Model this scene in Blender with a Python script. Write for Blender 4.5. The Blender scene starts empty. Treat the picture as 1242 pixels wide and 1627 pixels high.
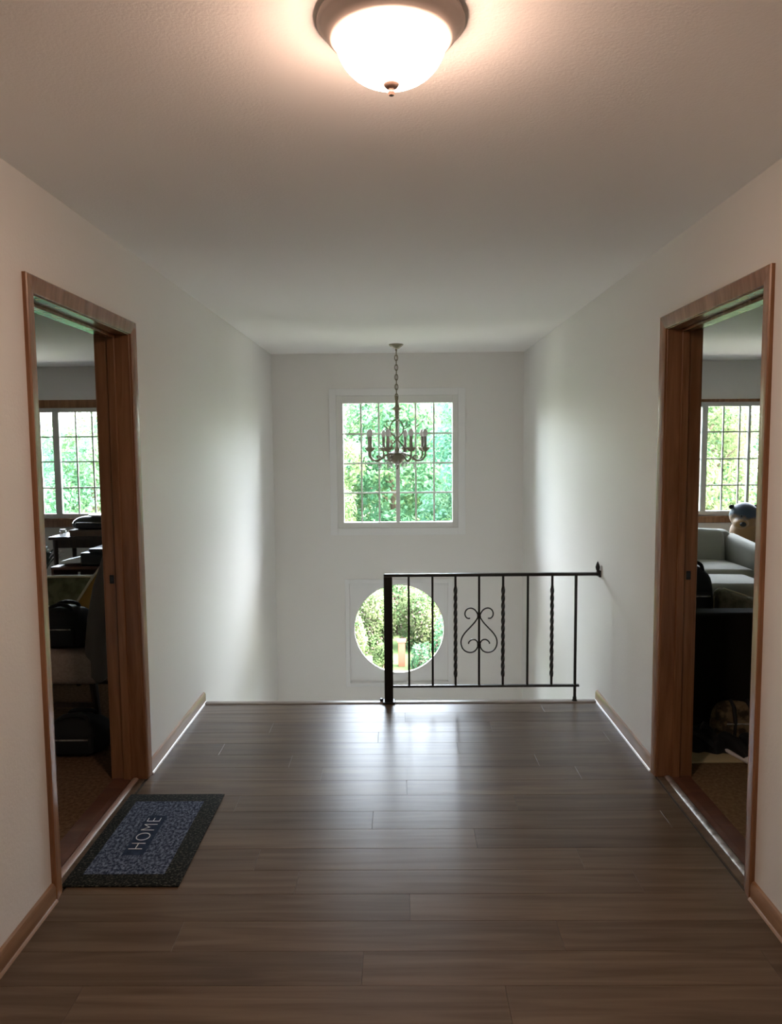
import bpy, bmesh, math, random
from mathutils import Vector, Matrix
random.seed(7)
PI = math.pi
scene = bpy.context.scene
COL = scene.collection

# ------------------------------------------------------------------ camera
FPX, PITCH, YAW, ROLL, CAM_H = 1201.36, 0.0862, 0.0100, -0.0087, 1.5526
fw = Vector((-math.sin(YAW)*math.cos(PITCH), math.cos(YAW)*math.cos(PITCH), -math.sin(PITCH)))
rt = Vector((math.cos(YAW), math.sin(YAW), 0)); up = rt.cross(fw)
r2 = rt*math.cos(ROLL) + up*math.sin(ROLL); u2 = up*math.cos(ROLL) - rt*math.sin(ROLL)
cam_data = bpy.data.cameras.new('camera'); cam = bpy.data.objects.new('camera', cam_data); COL.objects.link(cam)
m = Matrix((r2, u2, -fw)).transposed().to_4x4(); m.translation = Vector((0, 0, CAM_H)); cam.matrix_world = m
cam_data.sensor_fit = 'HORIZONTAL'; cam_data.sensor_width = 36.0; cam_data.lens = FPX*36.0/1242.0
cam_data.clip_start = 0.05; cam_data.clip_end = 300
scene.camera = cam

# ------------------------------------------------------------------ sky, sun, exposure
SKY_STRENGTH, SUN_STRENGTH, LAMP_STRENGTH, EXPOSURE = 7.2, 26.0, 80.0, 0.68
world = bpy.data.worlds.new('sky'); scene.world = world; world.use_nodes = True
wn = world.node_tree.nodes; wl = world.node_tree.links; wn.clear()
sky = wn.new('ShaderNodeTexSky'); sky.sky_type = 'NISHITA'; sky.sun_disc = False
sky.sun_elevation = math.radians(52); sky.sun_rotation = math.radians(100); sky.dust_density = 3.0; sky.air_density = 1.0
bg = wn.new('ShaderNodeBackground'); bg.inputs['Strength'].default_value = SKY_STRENGTH
wo = wn.new('ShaderNodeOutputWorld'); hz = wn.new('ShaderNodeHueSaturation'); hz.inputs['Saturation'].default_value = 0.38; wl.new(sky.outputs[0], hz.inputs['Color']); wl.new(hz.outputs[0], bg.inputs[0]); wl.new(bg.outputs[0], wo.inputs[0])
sd = bpy.data.lights.new('sun', 'SUN'); sd.energy = SUN_STRENGTH; sd.angle = math.radians(1.0); sd.color = (1.0, 0.95, 0.86)
sun = bpy.data.objects.new('sun', sd); COL.objects.link(sun)
sun.rotation_euler = Vector((-0.70, 0.16, -0.72)).to_track_quat('-Z', 'Y').to_euler()
def portal(name, x0, x1, z0, z1, y):
    d = bpy.data.lights.new(name, 'AREA'); d.shape = 'RECTANGLE'; d.size = x1-x0; d.size_y = z1-z0; d.cycles.is_portal = True
    o = bpy.data.objects.new(name, d); COL.objects.link(o); o.location = ((x0+x1)/2, y, (z0+z1)/2)
    o.rotation_euler = Vector((0, -1, 0)).to_track_quat('-Z', 'Z').to_euler()
vs = scene.view_settings
vs.view_transform = 'Standard'; vs.look = 'None'; vs.exposure = EXPOSURE; vs.gamma = 1.0; vs.use_curve_mapping = False
try:
    scene.cycles.diffuse_bounces = 8; scene.cycles.max_bounces = 14; scene.cycles.transparent_max_bounces = 16
    scene.cycles.sample_clamp_indirect = 6.0
except Exception: pass

# ------------------------------------------------------------------ material helpers
def mat(name, col, rough=0.6, spec=0.5, metal=0.0, noise=None, bump=None, sheen=0.0, coat=0.0):
    """noise = (scale xyz, detail, second colour, (lo, hi)), bump = (scale, strength, distance)"""
    m = bpy.data.materials.new(name); m.use_nodes = True
    n, l = m.node_tree.nodes, m.node_tree.links
    p = n['Principled BSDF']
    p.inputs['Base Color'].default_value = (*col, 1); p.inputs['Roughness'].default_value = rough
    p.inputs['Specular IOR Level'].default_value = spec; p.inputs['Metallic'].default_value = metal
    p.inputs['Sheen Weight'].default_value = sheen; p.inputs['Coat Weight'].default_value = coat
    tc = n.new('ShaderNodeTexCoord')
    if noise:
        sc, det, c2, rng = noise
        mp = n.new('ShaderNodeMapping'); mp.inputs['Scale'].default_value = sc
        l.new(tc.outputs['Object'], mp.inputs['Vector'])
        t = n.new('ShaderNodeTexNoise'); t.inputs['Scale'].default_value = 1.0; t.inputs['Detail'].default_value = det
        l.new(mp.outputs[0], t.inputs['Vector'])
        r = n.new('ShaderNodeValToRGB'); r.color_ramp.elements[0].position = rng[0]; r.color_ramp.elements[1].position = rng[1]
        r.color_ramp.elements[0].color = (*col, 1); r.color_ramp.elements[1].color = (*c2, 1)
        l.new(t.outputs['Fac'], r.inputs[0]); l.new(r.outputs[0], p.inputs['Base Color'])
    if bump:
        t2 = n.new('ShaderNodeTexNoise'); t2.inputs['Scale'].default_value = bump[0]; t2.inputs['Detail'].default_value = 4
        l.new(tc.outputs['Object'], t2.inputs['Vector'])
        b = n.new('ShaderNodeBump'); b.inputs['Strength'].default_value = bump[1]; b.inputs['Distance'].default_value = bump[2]
        l.new(t2.outputs['Fac'], b.inputs['Height']); l.new(b.outputs[0], p.inputs['Normal'])
    return m

def wood(name, c1, c2, grain=(3, 3, 40), rough=0.35, spec=0.5, ior=1.5):
    m = bpy.data.materials.new(name); m.use_nodes = True
    n, l = m.node_tree.nodes, m.node_tree.links; p = n['Principled BSDF']
    tc = n.new('ShaderNodeTexCoord'); mp = n.new('ShaderNodeMapping'); mp.inputs['Scale'].default_value = grain
    oi = n.new('ShaderNodeObjectInfo'); mul = n.new('ShaderNodeMath'); mul.operation = 'MULTIPLY'; mul.inputs[1].default_value = 37.0
    l.new(oi.outputs['Random'], mul.inputs[0]); l.new(mul.outputs[0], mp.inputs['Location'])
    l.new(tc.outputs['Object'], mp.inputs['Vector'])
    t = n.new('ShaderNodeTexNoise'); t.inputs['Scale'].default_value = 1.0; t.inputs['Detail'].default_value = 6; t.inputs['Distortion'].default_value = 0.6
    l.new(mp.outputs[0], t.inputs['Vector'])
    r = n.new('ShaderNodeValToRGB'); r.color_ramp.elements[0].position = 0.33; r.color_ramp.elements[1].position = 0.68
    r.color_ramp.elements[0].color = (*c1, 1); r.color_ramp.elements[1].color = (*c2, 1)
    l.new(t.outputs['Fac'], r.inputs[0])
    hv = n.new('ShaderNodeHueSaturation')
    mr = n.new('ShaderNodeMapRange'); mr.inputs['To Min'].default_value = 0.88; mr.inputs['To Max'].default_value = 1.12
    l.new(oi.outputs['Random'], mr.inputs['Value']); l.new(mr.outputs[0], hv.inputs['Value'])
    l.new(r.outputs[0], hv.inputs['Color']); l.new(hv.outputs[0], p.inputs['Base Color'])
    p.inputs['Roughness'].default_value = rough; p.inputs['Specular IOR Level'].default_value = spec; p.inputs['IOR'].default_value = ior
    b = n.new('ShaderNodeBump'); b.inputs['Strength'].default_value = 0.12; b.inputs['Distance'].default_value = 0.002
    l.new(t.outputs['Fac'], b.inputs['Height']); l.new(b.outputs[0], p.inputs['Normal'])
    return m

M = {}
M['wall'] = mat('white_wall_paint', (0.76, 0.745, 0.715), 0.55, 0.3, bump=(90, 0.25, 0.003))
M['ceiling'] = mat('white_ceiling_paint', (0.87, 0.85, 0.825), 0.8, 0.2, bump=(140, 0.22, 0.004))
M['white_trim'] = mat('white_painted_trim', (0.78, 0.78, 0.77), 0.4, 0.4)
M['vinyl'] = mat('white_window_vinyl', (0.72, 0.72, 0.69), 0.35, 0.4)
M['caulk'] = mat('white_caulk', (0.85, 0.84, 0.82), 0.35)
M['trim_wood'] = wood('oak_trim_varnish', (0.185, 0.084, 0.035), (0.30, 0.152, 0.075), (30, 30, 2.2), 0.27)
M['base_wood'] = wood('oak_baseboard_varnish', (0.20, 0.105, 0.05), (0.31, 0.18, 0.095), (30, 2.0, 30), 0.32)
M['plank'] = wood('grey_brown_vinyl_plank', (0.088, 0.063, 0.042), (0.146, 0.107, 0.073), (1.6, 26, 26), 0.31, 0.5, 1.22)
M['tile'] = mat('pale_bounce_tile', (0.55, 0.52, 0.48), 0.5)  # made-up pale finish, lets the unseen landing reflect light to the far ceiling
M['pale_carpet'] = mat('pale_bounce_carpet', (0.50, 0.46, 0.41), 0.95, 0.1, bump=(300, 0.6, 0.004))  # made-up pale finish, unseen treads add to the upward bounce
M['subfloor'] = mat('dark_subfloor', (0.03, 0.024, 0.02), 0.8)
M['nosing'] = wood('grey_nosing', (0.16, 0.13, 0.11), (0.25, 0.21, 0.18), (2, 40, 40), 0.28)
M['iron'] = mat('black_wrought_iron', (0.018, 0.019, 0.018), 0.42, 0.5, 0.3)
M['brass'] = mat('aged_bronze', (0.20, 0.175, 0.115), 0.45, 0.5, 0.25)
M['nickel'] = mat('satin_taupe_metal', (0.58, 0.50, 0.45), 0.42, 0.5, 0.1)
M['finial_metal'] = mat('dark_taupe_metal', (0.10, 0.066, 0.052), 0.5, 0.3)
M['candle'] = mat('dull_ivory_sleeve', (0.24, 0.21, 0.18), 0.5)
M['steel'] = mat('scuffed_aluminium', (0.48, 0.46, 0.43), 0.4, 0.5, 0.6, noise=((30, 30, 30), 4, (0.16, 0.14, 0.12), (0.45, 0.7)))
M['carpet_left'] = mat('brown_carpet', (0.10, 0.058, 0.032), 0.95, 0.1, noise=((60, 60, 60), 3, (0.20, 0.12, 0.07), (0.35, 0.7)), bump=(300, 0.8, 0.006))
M['carpet_right'] = mat('tan_carpet', (0.13, 0.085, 0.045), 0.95, 0.1, noise=((60, 60, 60), 3, (0.22, 0.15, 0.085), (0.35, 0.7)), bump=(300, 0.8, 0.006))
M['dark_wood'] = wood('dark_stained_wood', (0.022, 0.013, 0.009), (0.045, 0.027, 0.017), (20, 20, 3), 0.35)
M['red_wood'] = wood('reddish_brown_wood', (0.07, 0.025, 0.014), (0.12, 0.05, 0.03), (3, 20, 20), 0.4)
M['black_fabric'] = mat('black_nylon', (0.010, 0.012, 0.013), 0.7, 0.3, bump=(200, 0.3, 0.002))
M['black_plastic'] = mat('black_plastic', (0.014, 0.018, 0.022), 0.3)
M['beige_fabric'] = mat('pinkish_beige_upholstery', (0.36, 0.285, 0.235), 0.9, 0.15, noise=((90, 90, 90), 2, (0.30, 0.24, 0.20), (0.4, 0.6)), bump=(250, 0.3, 0.002))
M['grey_back'] = mat('taupe_upholstery', (0.17, 0.15, 0.135), 0.9, 0.15, bump=(250, 0.3, 0.002))
M['mustard'] = mat('mustard_upholstery', (0.44, 0.24, 0.055), 0.85, 0.2, bump=(250, 0.3, 0.002))
M['cream'] = mat('cream_piping', (0.66, 0.60, 0.42), 0.8)
M['olive'] = mat('olive_grey_upholstery', (0.20, 0.20, 0.12), 0.9, 0.15, noise=((14, 14, 14), 4, (0.10, 0.11, 0.06), (0.4, 0.62)), bump=(200, 0.4, 0.003))
M['grey_sofa'] = mat('light_grey_sofa_fabric', (0.33, 0.325, 0.28), 0.9, 0.15, bump=(220, 0.3, 0.002), sheen=0.2)
M['dark_couch'] = mat('black_brown_couch', (0.013, 0.012, 0.009), 0.95, 0.05, bump=(120, 0.3, 0.002))
M['throw'] = mat('olive_throw', (0.26, 0.235, 0.165), 0.95, 0.1, noise=((25, 25, 25), 3, (0.17, 0.15, 0.10), (0.4, 0.65)), bump=(60, 0.6, 0.01))
M['cream_rug'] = mat('cream_rug', (0.42, 0.36, 0.22), 0.95, 0.1, bump=(200, 0.6, 0.004))
M['tote'] = mat('tan_brown_canvas', (0.17, 0.13, 0.075), 0.9, 0.1, noise=((22, 22, 22), 3, (0.05, 0.04, 0.025), (0.45, 0.6)))
M['white_paper'] = mat('white_paper', (0.90, 0.90, 0.92), 0.25)
M['white_plastic'] = mat('white_plastic', (0.75, 0.77, 0.80), 0.3)
M['pink_plastic'] = mat('pale_pink_plastic', (0.60, 0.40, 0.36), 0.35)
M['brown_card'] = mat('brown_card', (0.12, 0.075, 0.05), 0.7)
M['terracotta'] = mat('dark_planter_glaze', (0.05, 0.045, 0.045), 0.35)
M['plant_leaf'] = mat('dark_green_houseplant', (0.03, 0.05, 0.028), 0.5, noise=((9, 9, 9), 2, (0.055, 0.075, 0.04), (0.4, 0.6)))
M['soil'] = mat('potting_soil', (0.02, 0.013, 0.009), 0.95)
M['lawn'] = mat('lawn', (0.032, 0.060, 0.020), 0.9, 0.1, noise=((1.3, 1.3, 1.3), 5, (0.055, 0.075, 0.03), (0.35, 0.65)))
M['bark'] = mat('bark', (0.07, 0.055, 0.042), 0.9, 0.1, noise=((6, 6, 1.5), 4, (0.07, 0.05, 0.035), (0.4, 0.6)))
M['siding'] = mat('pale_exterior_siding', (0.6, 0.58, 0.54), 0.8)
M['path'] = mat('pale_bounce_concrete', (0.60, 0.56, 0.52), 0.9, noise=((3, 3, 3), 4, (0.52, 0.49, 0.46), (0.4, 0.6)))  # for paving added out of view as a sunlight reflector
M['orange_wood'] = mat('orange_cedar_post', (0.15, 0.050, 0.026), 0.7)

def leaf_mat(name, a, b, c, trans=0.45):
    m = bpy.data.materials.new(name); m.use_nodes = True
    n, l = m.node_tree.nodes, m.node_tree.links; n.remove(n['Principled BSDF'])
    tc = n.new('ShaderNodeTexCoord'); t = n.new('ShaderNodeTexNoise'); t.inputs['Scale'].default_value = 1.7; t.inputs['Detail'].default_value = 5
    l.new(tc.outputs['Object'], t.inputs['Vector'])
    r = n.new('ShaderNodeValToRGB'); e = r.color_ramp.elements
    e[0].position = 0.34; e[0].color = (*a, 1); e[1].position = 0.66; e[1].color = (*c, 1)
    x = e.new(0.5); x.color = (*b, 1)
    l.new(t.outputs['Fac'], r.inputs[0])
    d = n.new('ShaderNodeBsdfDiffuse'); tr = n.new('ShaderNodeBsdfTranslucent'); mx = n.new('ShaderNodeMixShader'); mx.inputs[0].default_value = trans
    l.new(r.outputs[0], d.inputs[0]); l.new(r.outputs[0], tr.inputs[0])
    l.new(d.outputs[0], mx.inputs[1]); l.new(tr.outputs[0], mx.inputs[2]); l.new(mx.outputs[0], n['Material Output'].inputs[0])
    return m
M['leaf_a'] = leaf_mat('bright_green_leaves', (0.060, 0.150, 0.084), (0.076, 0.172, 0.090), (0.122, 0.190, 0.080), 0.55)
M['leaf_b'] = leaf_mat('blue_green_leaves', (0.054, 0.145, 0.094), (0.068, 0.162, 0.104), (0.096, 0.176, 0.098), 0.55)
M['leaf_c'] = leaf_mat('yellow_green_leaves', (0.066, 0.122, 0.054), (0.098, 0.138, 0.060), (0.135, 0.152, 0.078), 0.55)
M['blossom'] = leaf_mat('pale_pink_blossoms', (0.16, 0.08, 0.07), (0.19, 0.14, 0.13), (0.20, 0.18, 0.15), 0.3)

def glass_mat():
    m = bpy.data.materials.new('window_glass'); m.use_nodes = True
    n, l = m.node_tree.nodes, m.node_tree.links; n.remove(n['Principled BSDF'])
    t = n.new('ShaderNodeBsdfTransparent'); t.inputs[0].default_value = (0.97, 0.985, 0.975, 1)
    g = n.new('ShaderNodeBsdfGlossy'); g.inputs['Roughness'].default_value = 0.02
    f = n.new('ShaderNodeFresnel'); f.inputs['IOR'].default_value = 1.3
    mx = n.new('ShaderNodeMixShader'); l.new(f.outputs[0], mx.inputs[0]); l.new(t.outputs[0], mx.inputs[1]); l.new(g.outputs[0], mx.inputs[2])
    l.new(mx.outputs[0], n['Material Output'].inputs[0]); return m
M['glass'] = glass_mat()
def crystal_mat():
    m = bpy.data.materials.new('clear_crystal'); m.use_nodes = True
    n, l = m.node_tree.nodes, m.node_tree.links; n.remove(n['Principled BSDF'])
    t = n.new('ShaderNodeBsdfTransparent'); t.inputs[0].default_value = (0.85, 0.85, 0.85, 1)
    g = n.new('ShaderNodeBsdfGlossy'); g.inputs['Roughness'].default_value = 0.1
    mx = n.new('ShaderNodeMixShader'); mx.inputs[0].default_value = 0.35; l.new(t.outputs[0], mx.inputs[1]); l.new(g.outputs[0], mx.inputs[2])
    l.new(mx.outputs[0], n['Material Output'].inputs[0]); return m
M['crystal'] = crystal_mat()
M['bulb_glass'] = mat('frosted_bulb', (0.62, 0.59, 0.58), 0.25)
def lamp_mat():
    m = bpy.data.materials.new('lit_alabaster_glass'); m.use_nodes = True
    p = m.node_tree.nodes['Principled BSDF']; p.inputs['Base Color'].default_value = (0.9, 0.85, 0.75, 1)
    p.inputs['Roughness'].default_value = 0.3
    p.inputs['Emission Color'].default_value = (1.0, 0.66, 0.50, 1); p.inputs['Emission Strength'].default_value = LAMP_STRENGTH
    n, l = m.node_tree.nodes, m.node_tree.links          # bulbs hang low in the bowl: the glass glows less towards its rim
    tc = n.new('ShaderNodeTexCoord'); sx = n.new('ShaderNodeSeparateXYZ'); l.new(tc.outputs['Object'], sx.inputs[0])
    mr = n.new('ShaderNodeMapRange'); mr.inputs['From Min'].default_value = -0.035; mr.inputs['From Max'].default_value = -0.120
    mr.inputs['To Min'].default_value = 0.10*LAMP_STRENGTH; mr.inputs['To Max'].default_value = LAMP_STRENGTH
    l.new(sx.outputs['Z'], mr.inputs['Value']); l.new(mr.outputs[0], p.inputs['Emission Strength'])
    return m
M['lamp_glass'] = lamp_mat()

# ------------------------------------------------------------------ mesh helpers
class MB:
    def __init__(s): s.bm = bmesh.new()
    def box(s, a, b):
        x0, x1 = sorted((a[0], b[0])); y0, y1 = sorted((a[1], b[1])); z0, z1 = sorted((a[2], b[2]))
        v = [s.bm.verts.new(p) for p in ((x0,y0,z0),(x1,y0,z0),(x1,y1,z0),(x0,y1,z0),(x0,y0,z1),(x1,y0,z1),(x1,y1,z1),(x0,y1,z1))]
        for f in ((3,2,1,0),(4,5,6,7),(0,1,5,4),(1,2,6,5),(2,3,7,6),(3,0,4,7)): s.bm.faces.new([v[i] for i in f])
        return s
    def rbox(s, c, h, r, n=5, bulge=(0,0,0), fn=None):
        """rounded box, centre c, half size h, corner radius r"""
        r = min(r, min(h)*0.999); c = Vector(c); grid = {}
        # more samples near corners
        def samples(hh):
            out = [-hh + r*(1-math.cos(PI/2*i/n)) for i in range(n)] + [-(hh-r)]
            mid = [-(hh-r) + 2*(hh-r)*i/4 for i in range(1, 4)]
            return out + mid + [-t for t in reversed(out)]
        S = [samples(h[k]) for k in range(3)]
        def vert(p):
            key = tuple(round(t, 6) for t in p)
            if key in grid: return grid[key]
            q = Vector([max(-(h[k]-r), min(h[k]-r, p[k])) for k in range(3)]); d = Vector(p)-q
            w = q + (d.normalized()*r if d.length > 1e-9 else d)
            ux, uy, uz = w.x/h[0], w.y/h[1], w.z/h[2]
            w.z += bulge[2]*(1-ux*ux)*(1-uy*uy)*(1 if uz > 0 else -1)*min(1, abs(uz)*1.0)
            w.x += bulge[0]*(1-uz*uz)*(1-uy*uy)*ux
            w.y += bulge[1]*(1-uz*uz)*(1-ux*ux)*uy
            w = w + c
            if fn: w = fn(w)
            grid[key] = s.bm.verts.new(w); return grid[key]
        for ax in range(3):
            a, b = [(1, 2), (2, 0), (0, 1)][ax]
            for sg in (-1, 1):
                for i in range(len(S[a])-1):
                    for j in range(len(S[b])-1):
                        ps = []
                        for (ii, jj) in ((i, j), (i+1, j), (i+1, j+1), (i, j+1)):
                            p = [0, 0, 0]; p[ax] = sg*h[ax]; p[a] = S[a][ii]; p[b] = S[b][jj]; ps.append(vert(p))
                        if sg < 0: ps.reverse()
                        if len(set(ps)) == 4:
                            try: s.bm.faces.new(ps)
                            except ValueError: pass
        return s
    def lathe(s, prof, c=(0,0,0), n=24, M_=None):
        c = Vector(c); rings = []
        for (r, z) in prof:
            if r < 1e-6: rings.append([s.bm.verts.new(c+Vector((0,0,z)))])
            else: rings.append([s.bm.verts.new(c+Vector((r*math.cos(2*PI*i/n), r*math.sin(2*PI*i/n), z))) for i in range(n)])
        for a, b in zip(rings, rings[1:]):
            for i in range(n):
                j = (i+1) % n
                if len(a) == 1 and len(b) == 1: continue
                if len(a) == 1: s.bm.faces.new((a[0], b[j], b[i]))
                elif len(b) == 1: s.bm.faces.new((a[i], a[j], b[0]))
                else: s.bm.faces.new((a[i], a[j], b[j], b[i]))
        if len(rings[0]) > 1: s.bm.faces.new(list(reversed(rings[0])))
        if len(rings[-1]) > 1: s.bm.faces.new(rings[-1])
        return s
    def tube(s, pts, r, n=8, taper=None):
        pts = [Vector(p) for p in pts]; rings = []
        t0 = (pts[1]-pts[0]).normalized(); ref = Vector((0,0,1)) if abs(t0.z) < 0.9 else Vector((1,0,0))
        nrm = t0.cross(ref).normalized()
        for i, p in enumerate(pts):
            t = (pts[min(i+1, len(pts)-1)]-pts[max(i-1, 0)]).normalized()
            nrm = (nrm - t*nrm.dot(t)).normalized(); bn = t.cross(nrm)
            rr = r if taper is None else r*taper(i/(len(pts)-1))
            rings.append([s.bm.verts.new(p+(nrm*math.cos(2*PI*k/n)+bn*math.sin(2*PI*k/n))*rr) for k in range(n)])
        for a, b in zip(rings, rings[1:]):
            for k in range(n): s.bm.faces.new((a[k], a[(k+1) % n], b[(k+1) % n], b[k]))
        s.bm.faces.new(list(reversed(rings[0]))); s.bm.faces.new(rings[-1]); return s
    def twist(s, x, y, z0, z1, half, turns, n=40):
        rings = []
        for i in range(n+1):
            t = i/n; a = PI/4 + 2*PI*turns*t
            rings.append([s.bm.verts.new((x+half*1.414*math.cos(a+k*PI/2), y+half*1.414*math.sin(a+k*PI/2), z0+(z1-z0)*t)) for k in range(4)])
        for a, b in zip(rings, rings[1:]):
            for k in range(4): s.bm.faces.new((a[k], a[(k+1) % 4], b[(k+1) % 4], b[k]))
        s.bm.faces.new(list(reversed(rings[0]))); s.bm.faces.new(rings[-1]); return s
    def prism(s, prof, path):
        """sweep: prof = list of (a, b); path(i, a, b) gives points for the two ends i = 0, 1"""
        r0 = [s.bm.verts.new(path(0, a, b)) for a, b in prof]; r1 = [s.bm.verts.new(path(1, a, b)) for a, b in prof]
        k = len(prof)
        for i in range(k): s.bm.faces.new((r0[i], r0[(i+1) % k], r1[(i+1) % k], r1[i]))
        s.bm.faces.new(list(reversed(r0))); s.bm.faces.new(r1); return s
    def ell(s, c, r, rot=None, seg=16):
        R_ = rot or Matrix.Identity(3)
        res = bmesh.ops.create_uvsphere(s.bm, u_segments=seg, v_segments=seg//2+2, radius=1)
        for v in res['verts']: v.co = Vector(c) + R_ @ Vector((v.co.x*r[0], v.co.y*r[1], v.co.z*r[2]))
        return s
    def build(s, name, mt, parent=None, smooth=False, angle=40):
        bmesh.ops.recalc_face_normals(s.bm, faces=s.bm.faces[:])
        me = bpy.data.meshes.new(name); s.bm.to_mesh(me); s.bm.free()
        if smooth:
            me.polygons.foreach_set('use_smooth', [True]*len(me.polygons))
            try: me.set_sharp_from_angle(angle=math.radians(angle))
            except Exception: pass
        me.materials.append(M[mt] if isinstance(mt, str) else mt)
        o = bpy.data.objects.new(name, me); COL.objects.link(o)
        if parent is not None: o.parent = parent
        return o
def tag(o, label=None, cat=None, group=None, kind=None):
    if label: o['label'] = label
    if cat: o['category'] = cat
    if group: o['group'] = group
    if kind: o['kind'] = kind
    return o
def empty(name, loc=(0,0,0), rz=0.0):
    o = bpy.data.objects.new(name, None); COL.objects.link(o); o.location = loc; o.rotation_euler = (0,0,rz); o.empty_display_size = 0.1
    return o
def copy_tree(o, parent=None):
    c = o.copy(); COL.objects.link(c); c.parent = parent
    for ch in list(o.children): copy_tree(ch, c)
    return c
def shared(name, me, parent, loc=(0,0,0)):
    o = bpy.data.objects.new(name, me); COL.objects.link(o); o.parent = parent; o.location = loc; return o
def bev(o, w, seg=2):
    b = o.modifiers.new('bevel', 'BEVEL'); b.width = w; b.segments = seg; b.limit_method = 'ANGLE'; return o
def struct(o, label, cat=None): return tag(o, label, cat, kind='structure')

# ------------------------------------------------------------------ main dimensions
XW, WT, CH = 1.204, 0.150, 2.44          # half hall width, wall thickness, ceiling height
EDGE, FAR, NEAR = 4.515, 7.297, -2.2     # stair edge, far hall wall, wall behind
RFAR, RNEAR, RX = 8.21, 1.3, 5.2         # side rooms
LAND = -1.42
D0, D1, DH = 2.535, 3.432, 2.062         # door clear opening (y0, y1, head height)
GROUND = -1.62

# ------------------------------------------------------------------ shell
def side_wall(sg, name, label):
    mb = MB(); a, b = sg*XW, sg*(XW+WT)
    mb.box((a, NEAR, -0.1), (b, D0-0.018, CH)); mb.box((a, D1+0.018, -0.1), (b, FAR+0.15, CH)); mb.box((a, D0-0.018, DH+0.018), (b, D1+0.018, CH))
    mb.box((a, D0-0.018, -0.1), (b, D1+0.018, -0.02))
    mb.box((a, FAR+0.15, -0.1), (b, RFAR+0.15, CH))
    mb.box((a, EDGE-0.3, LAND-0.2), (b, FAR+0.15, -0.1))
    return struct(mb.build(name, 'wall'), label, 'wall')
side_wall(-1, 'wall_left', 'white textured hall wall around the doorway beside the mat')
side_wall(1, 'wall_right', 'white textured hall wall that carries the end of the iron railing')
mb = MB(); mb.box((-XW-WT, NEAR-0.15, -0.1), (XW+WT, NEAR, CH)); struct(mb.build('wall_near', 'wall'), 'white wall closing the hall behind', 'wall')
mb = MB(); mb.box((-RX-0.15, NEAR-0.15, CH), (-XW-WT, RFAR+0.15, CH+0.16)); mb.box((XW+WT, NEAR-0.15, CH), (RX+0.15, RFAR+0.15, CH+0.16)); mb.box((-XW-WT, NEAR-0.15, CH), (XW+WT, FAR+0.15, CH+0.16)); bmesh.ops.remove_doubles(mb.bm, verts=mb.bm.verts[:], dist=1e-5); struct(mb.build('ceiling', 'ceiling'), 'white textured ceiling with round dome lamp', 'ceiling')

def holed_wall(name, x0, x1, z0, z1, y0, y1, holes, label, mt='wall'):
    """wall in the xz plane with rectangular holes (hx0, hx1, hz0, hz1)"""
    xs = sorted({x0, x1, *[h[0] for h in holes], *[h[1] for h in holes]}); zs = sorted({z0, z1, *[h[2] for h in holes], *[h[3] for h in holes]})
    mb = MB()
    for i in range(len(xs)-1):
        for j in range(len(zs)-1):
            cx, cz = (xs[i]+xs[i+1])/2, (zs[j]+zs[j+1])/2
            if any(h[0] < cx < h[1] and h[2] < cz < h[3] for h in holes): continue
            mb.box((xs[i], y0, zs[j]), (xs[i+1], y1, zs[j+1]))
    bmesh.ops.remove_doubles(mb.bm, verts=mb.bm.verts[:], dist=1e-5)
    # drop inner double faces
    seen = {}
    for f in mb.bm.faces: seen.setdefault(frozenset(v.index for v in f.verts), []).append(f)
    mb.bm.verts.index_update(); seen = {}
    for f in mb.bm.faces: seen.setdefault(tuple(sorted(v.index for v in f.verts)), []).append(f)
    dead = [f for fs in seen.values() if len(fs) > 1 for f in fs]
    bmesh.ops.delete(mb.bm, geom=dead, context='FACES_ONLY')
    return struct(mb.build(name, mt), label, 'wall')
W1 = (-0.590, 0.578, 0.767, 2.041)       # upper hall window (frame outer)
W2 = (-0.487, 0.478, -0.765, 0.222)      # recess of the round window
holed_wall('wall_far', -XW, XW, LAND-0.2, CH, FAR, FAR+0.15, [W1, W2], 'white stairwell wall with the square and the round window')
W3 = (-4.33, -3.13, 0.805, 2.00)
W4 = (2.75, 4.40, 0.775, 2.00)
holed_wall('wall_left_room_far', -RX, -XW-WT, -0.1, CH, RFAR, RFAR+0.15, [W3], 'shaded white wall with window in the room behind the mat')
holed_wall('wall_right_room_far', XW+WT, RX, -0.1, CH, RFAR, RFAR+0.15, [W4], 'shaded white wall with window in the room with the grey sofa')
for sg, nm in ((-1, 'left'), (1, 'right')):
    mb = MB(); mb.box((sg*RX, RNEAR-0.15, -0.1), (sg*(RX+0.15), RFAR+0.15, CH)); struct(mb.build('wall_%s_room_side' % nm, 'wall'), 'outer side wall of the %s room' % ('mat side' if sg < 0 else 'sofa'), 'wall')
    mb = MB(); mb.box((sg*(XW+WT), RNEAR-0.15, -0.1), (sg*RX, RNEAR, CH)); struct(mb.build('wall_%s_room_near' % nm, 'wall'), 'near wall of the %s room' % ('mat side' if sg < 0 else 'sofa'), 'wall')
    mb = MB(); mb.box((sg*(XW+0.10), RNEAR, -0.12), (sg*RX, RFAR, 0.0)) if False else mb.box((sg*(XW+WT), RNEAR, -0.12), (sg*RX, RFAR, 0.0))
    struct(mb.build('floor_%s_room' % nm, 'carpet_left' if sg < 0 else 'carpet_right'), ('brown carpet beyond the doorway beside the mat' if sg < 0 else 'tan brown carpet beyond the doorway with the grey sofa'), 'carpet')

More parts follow.
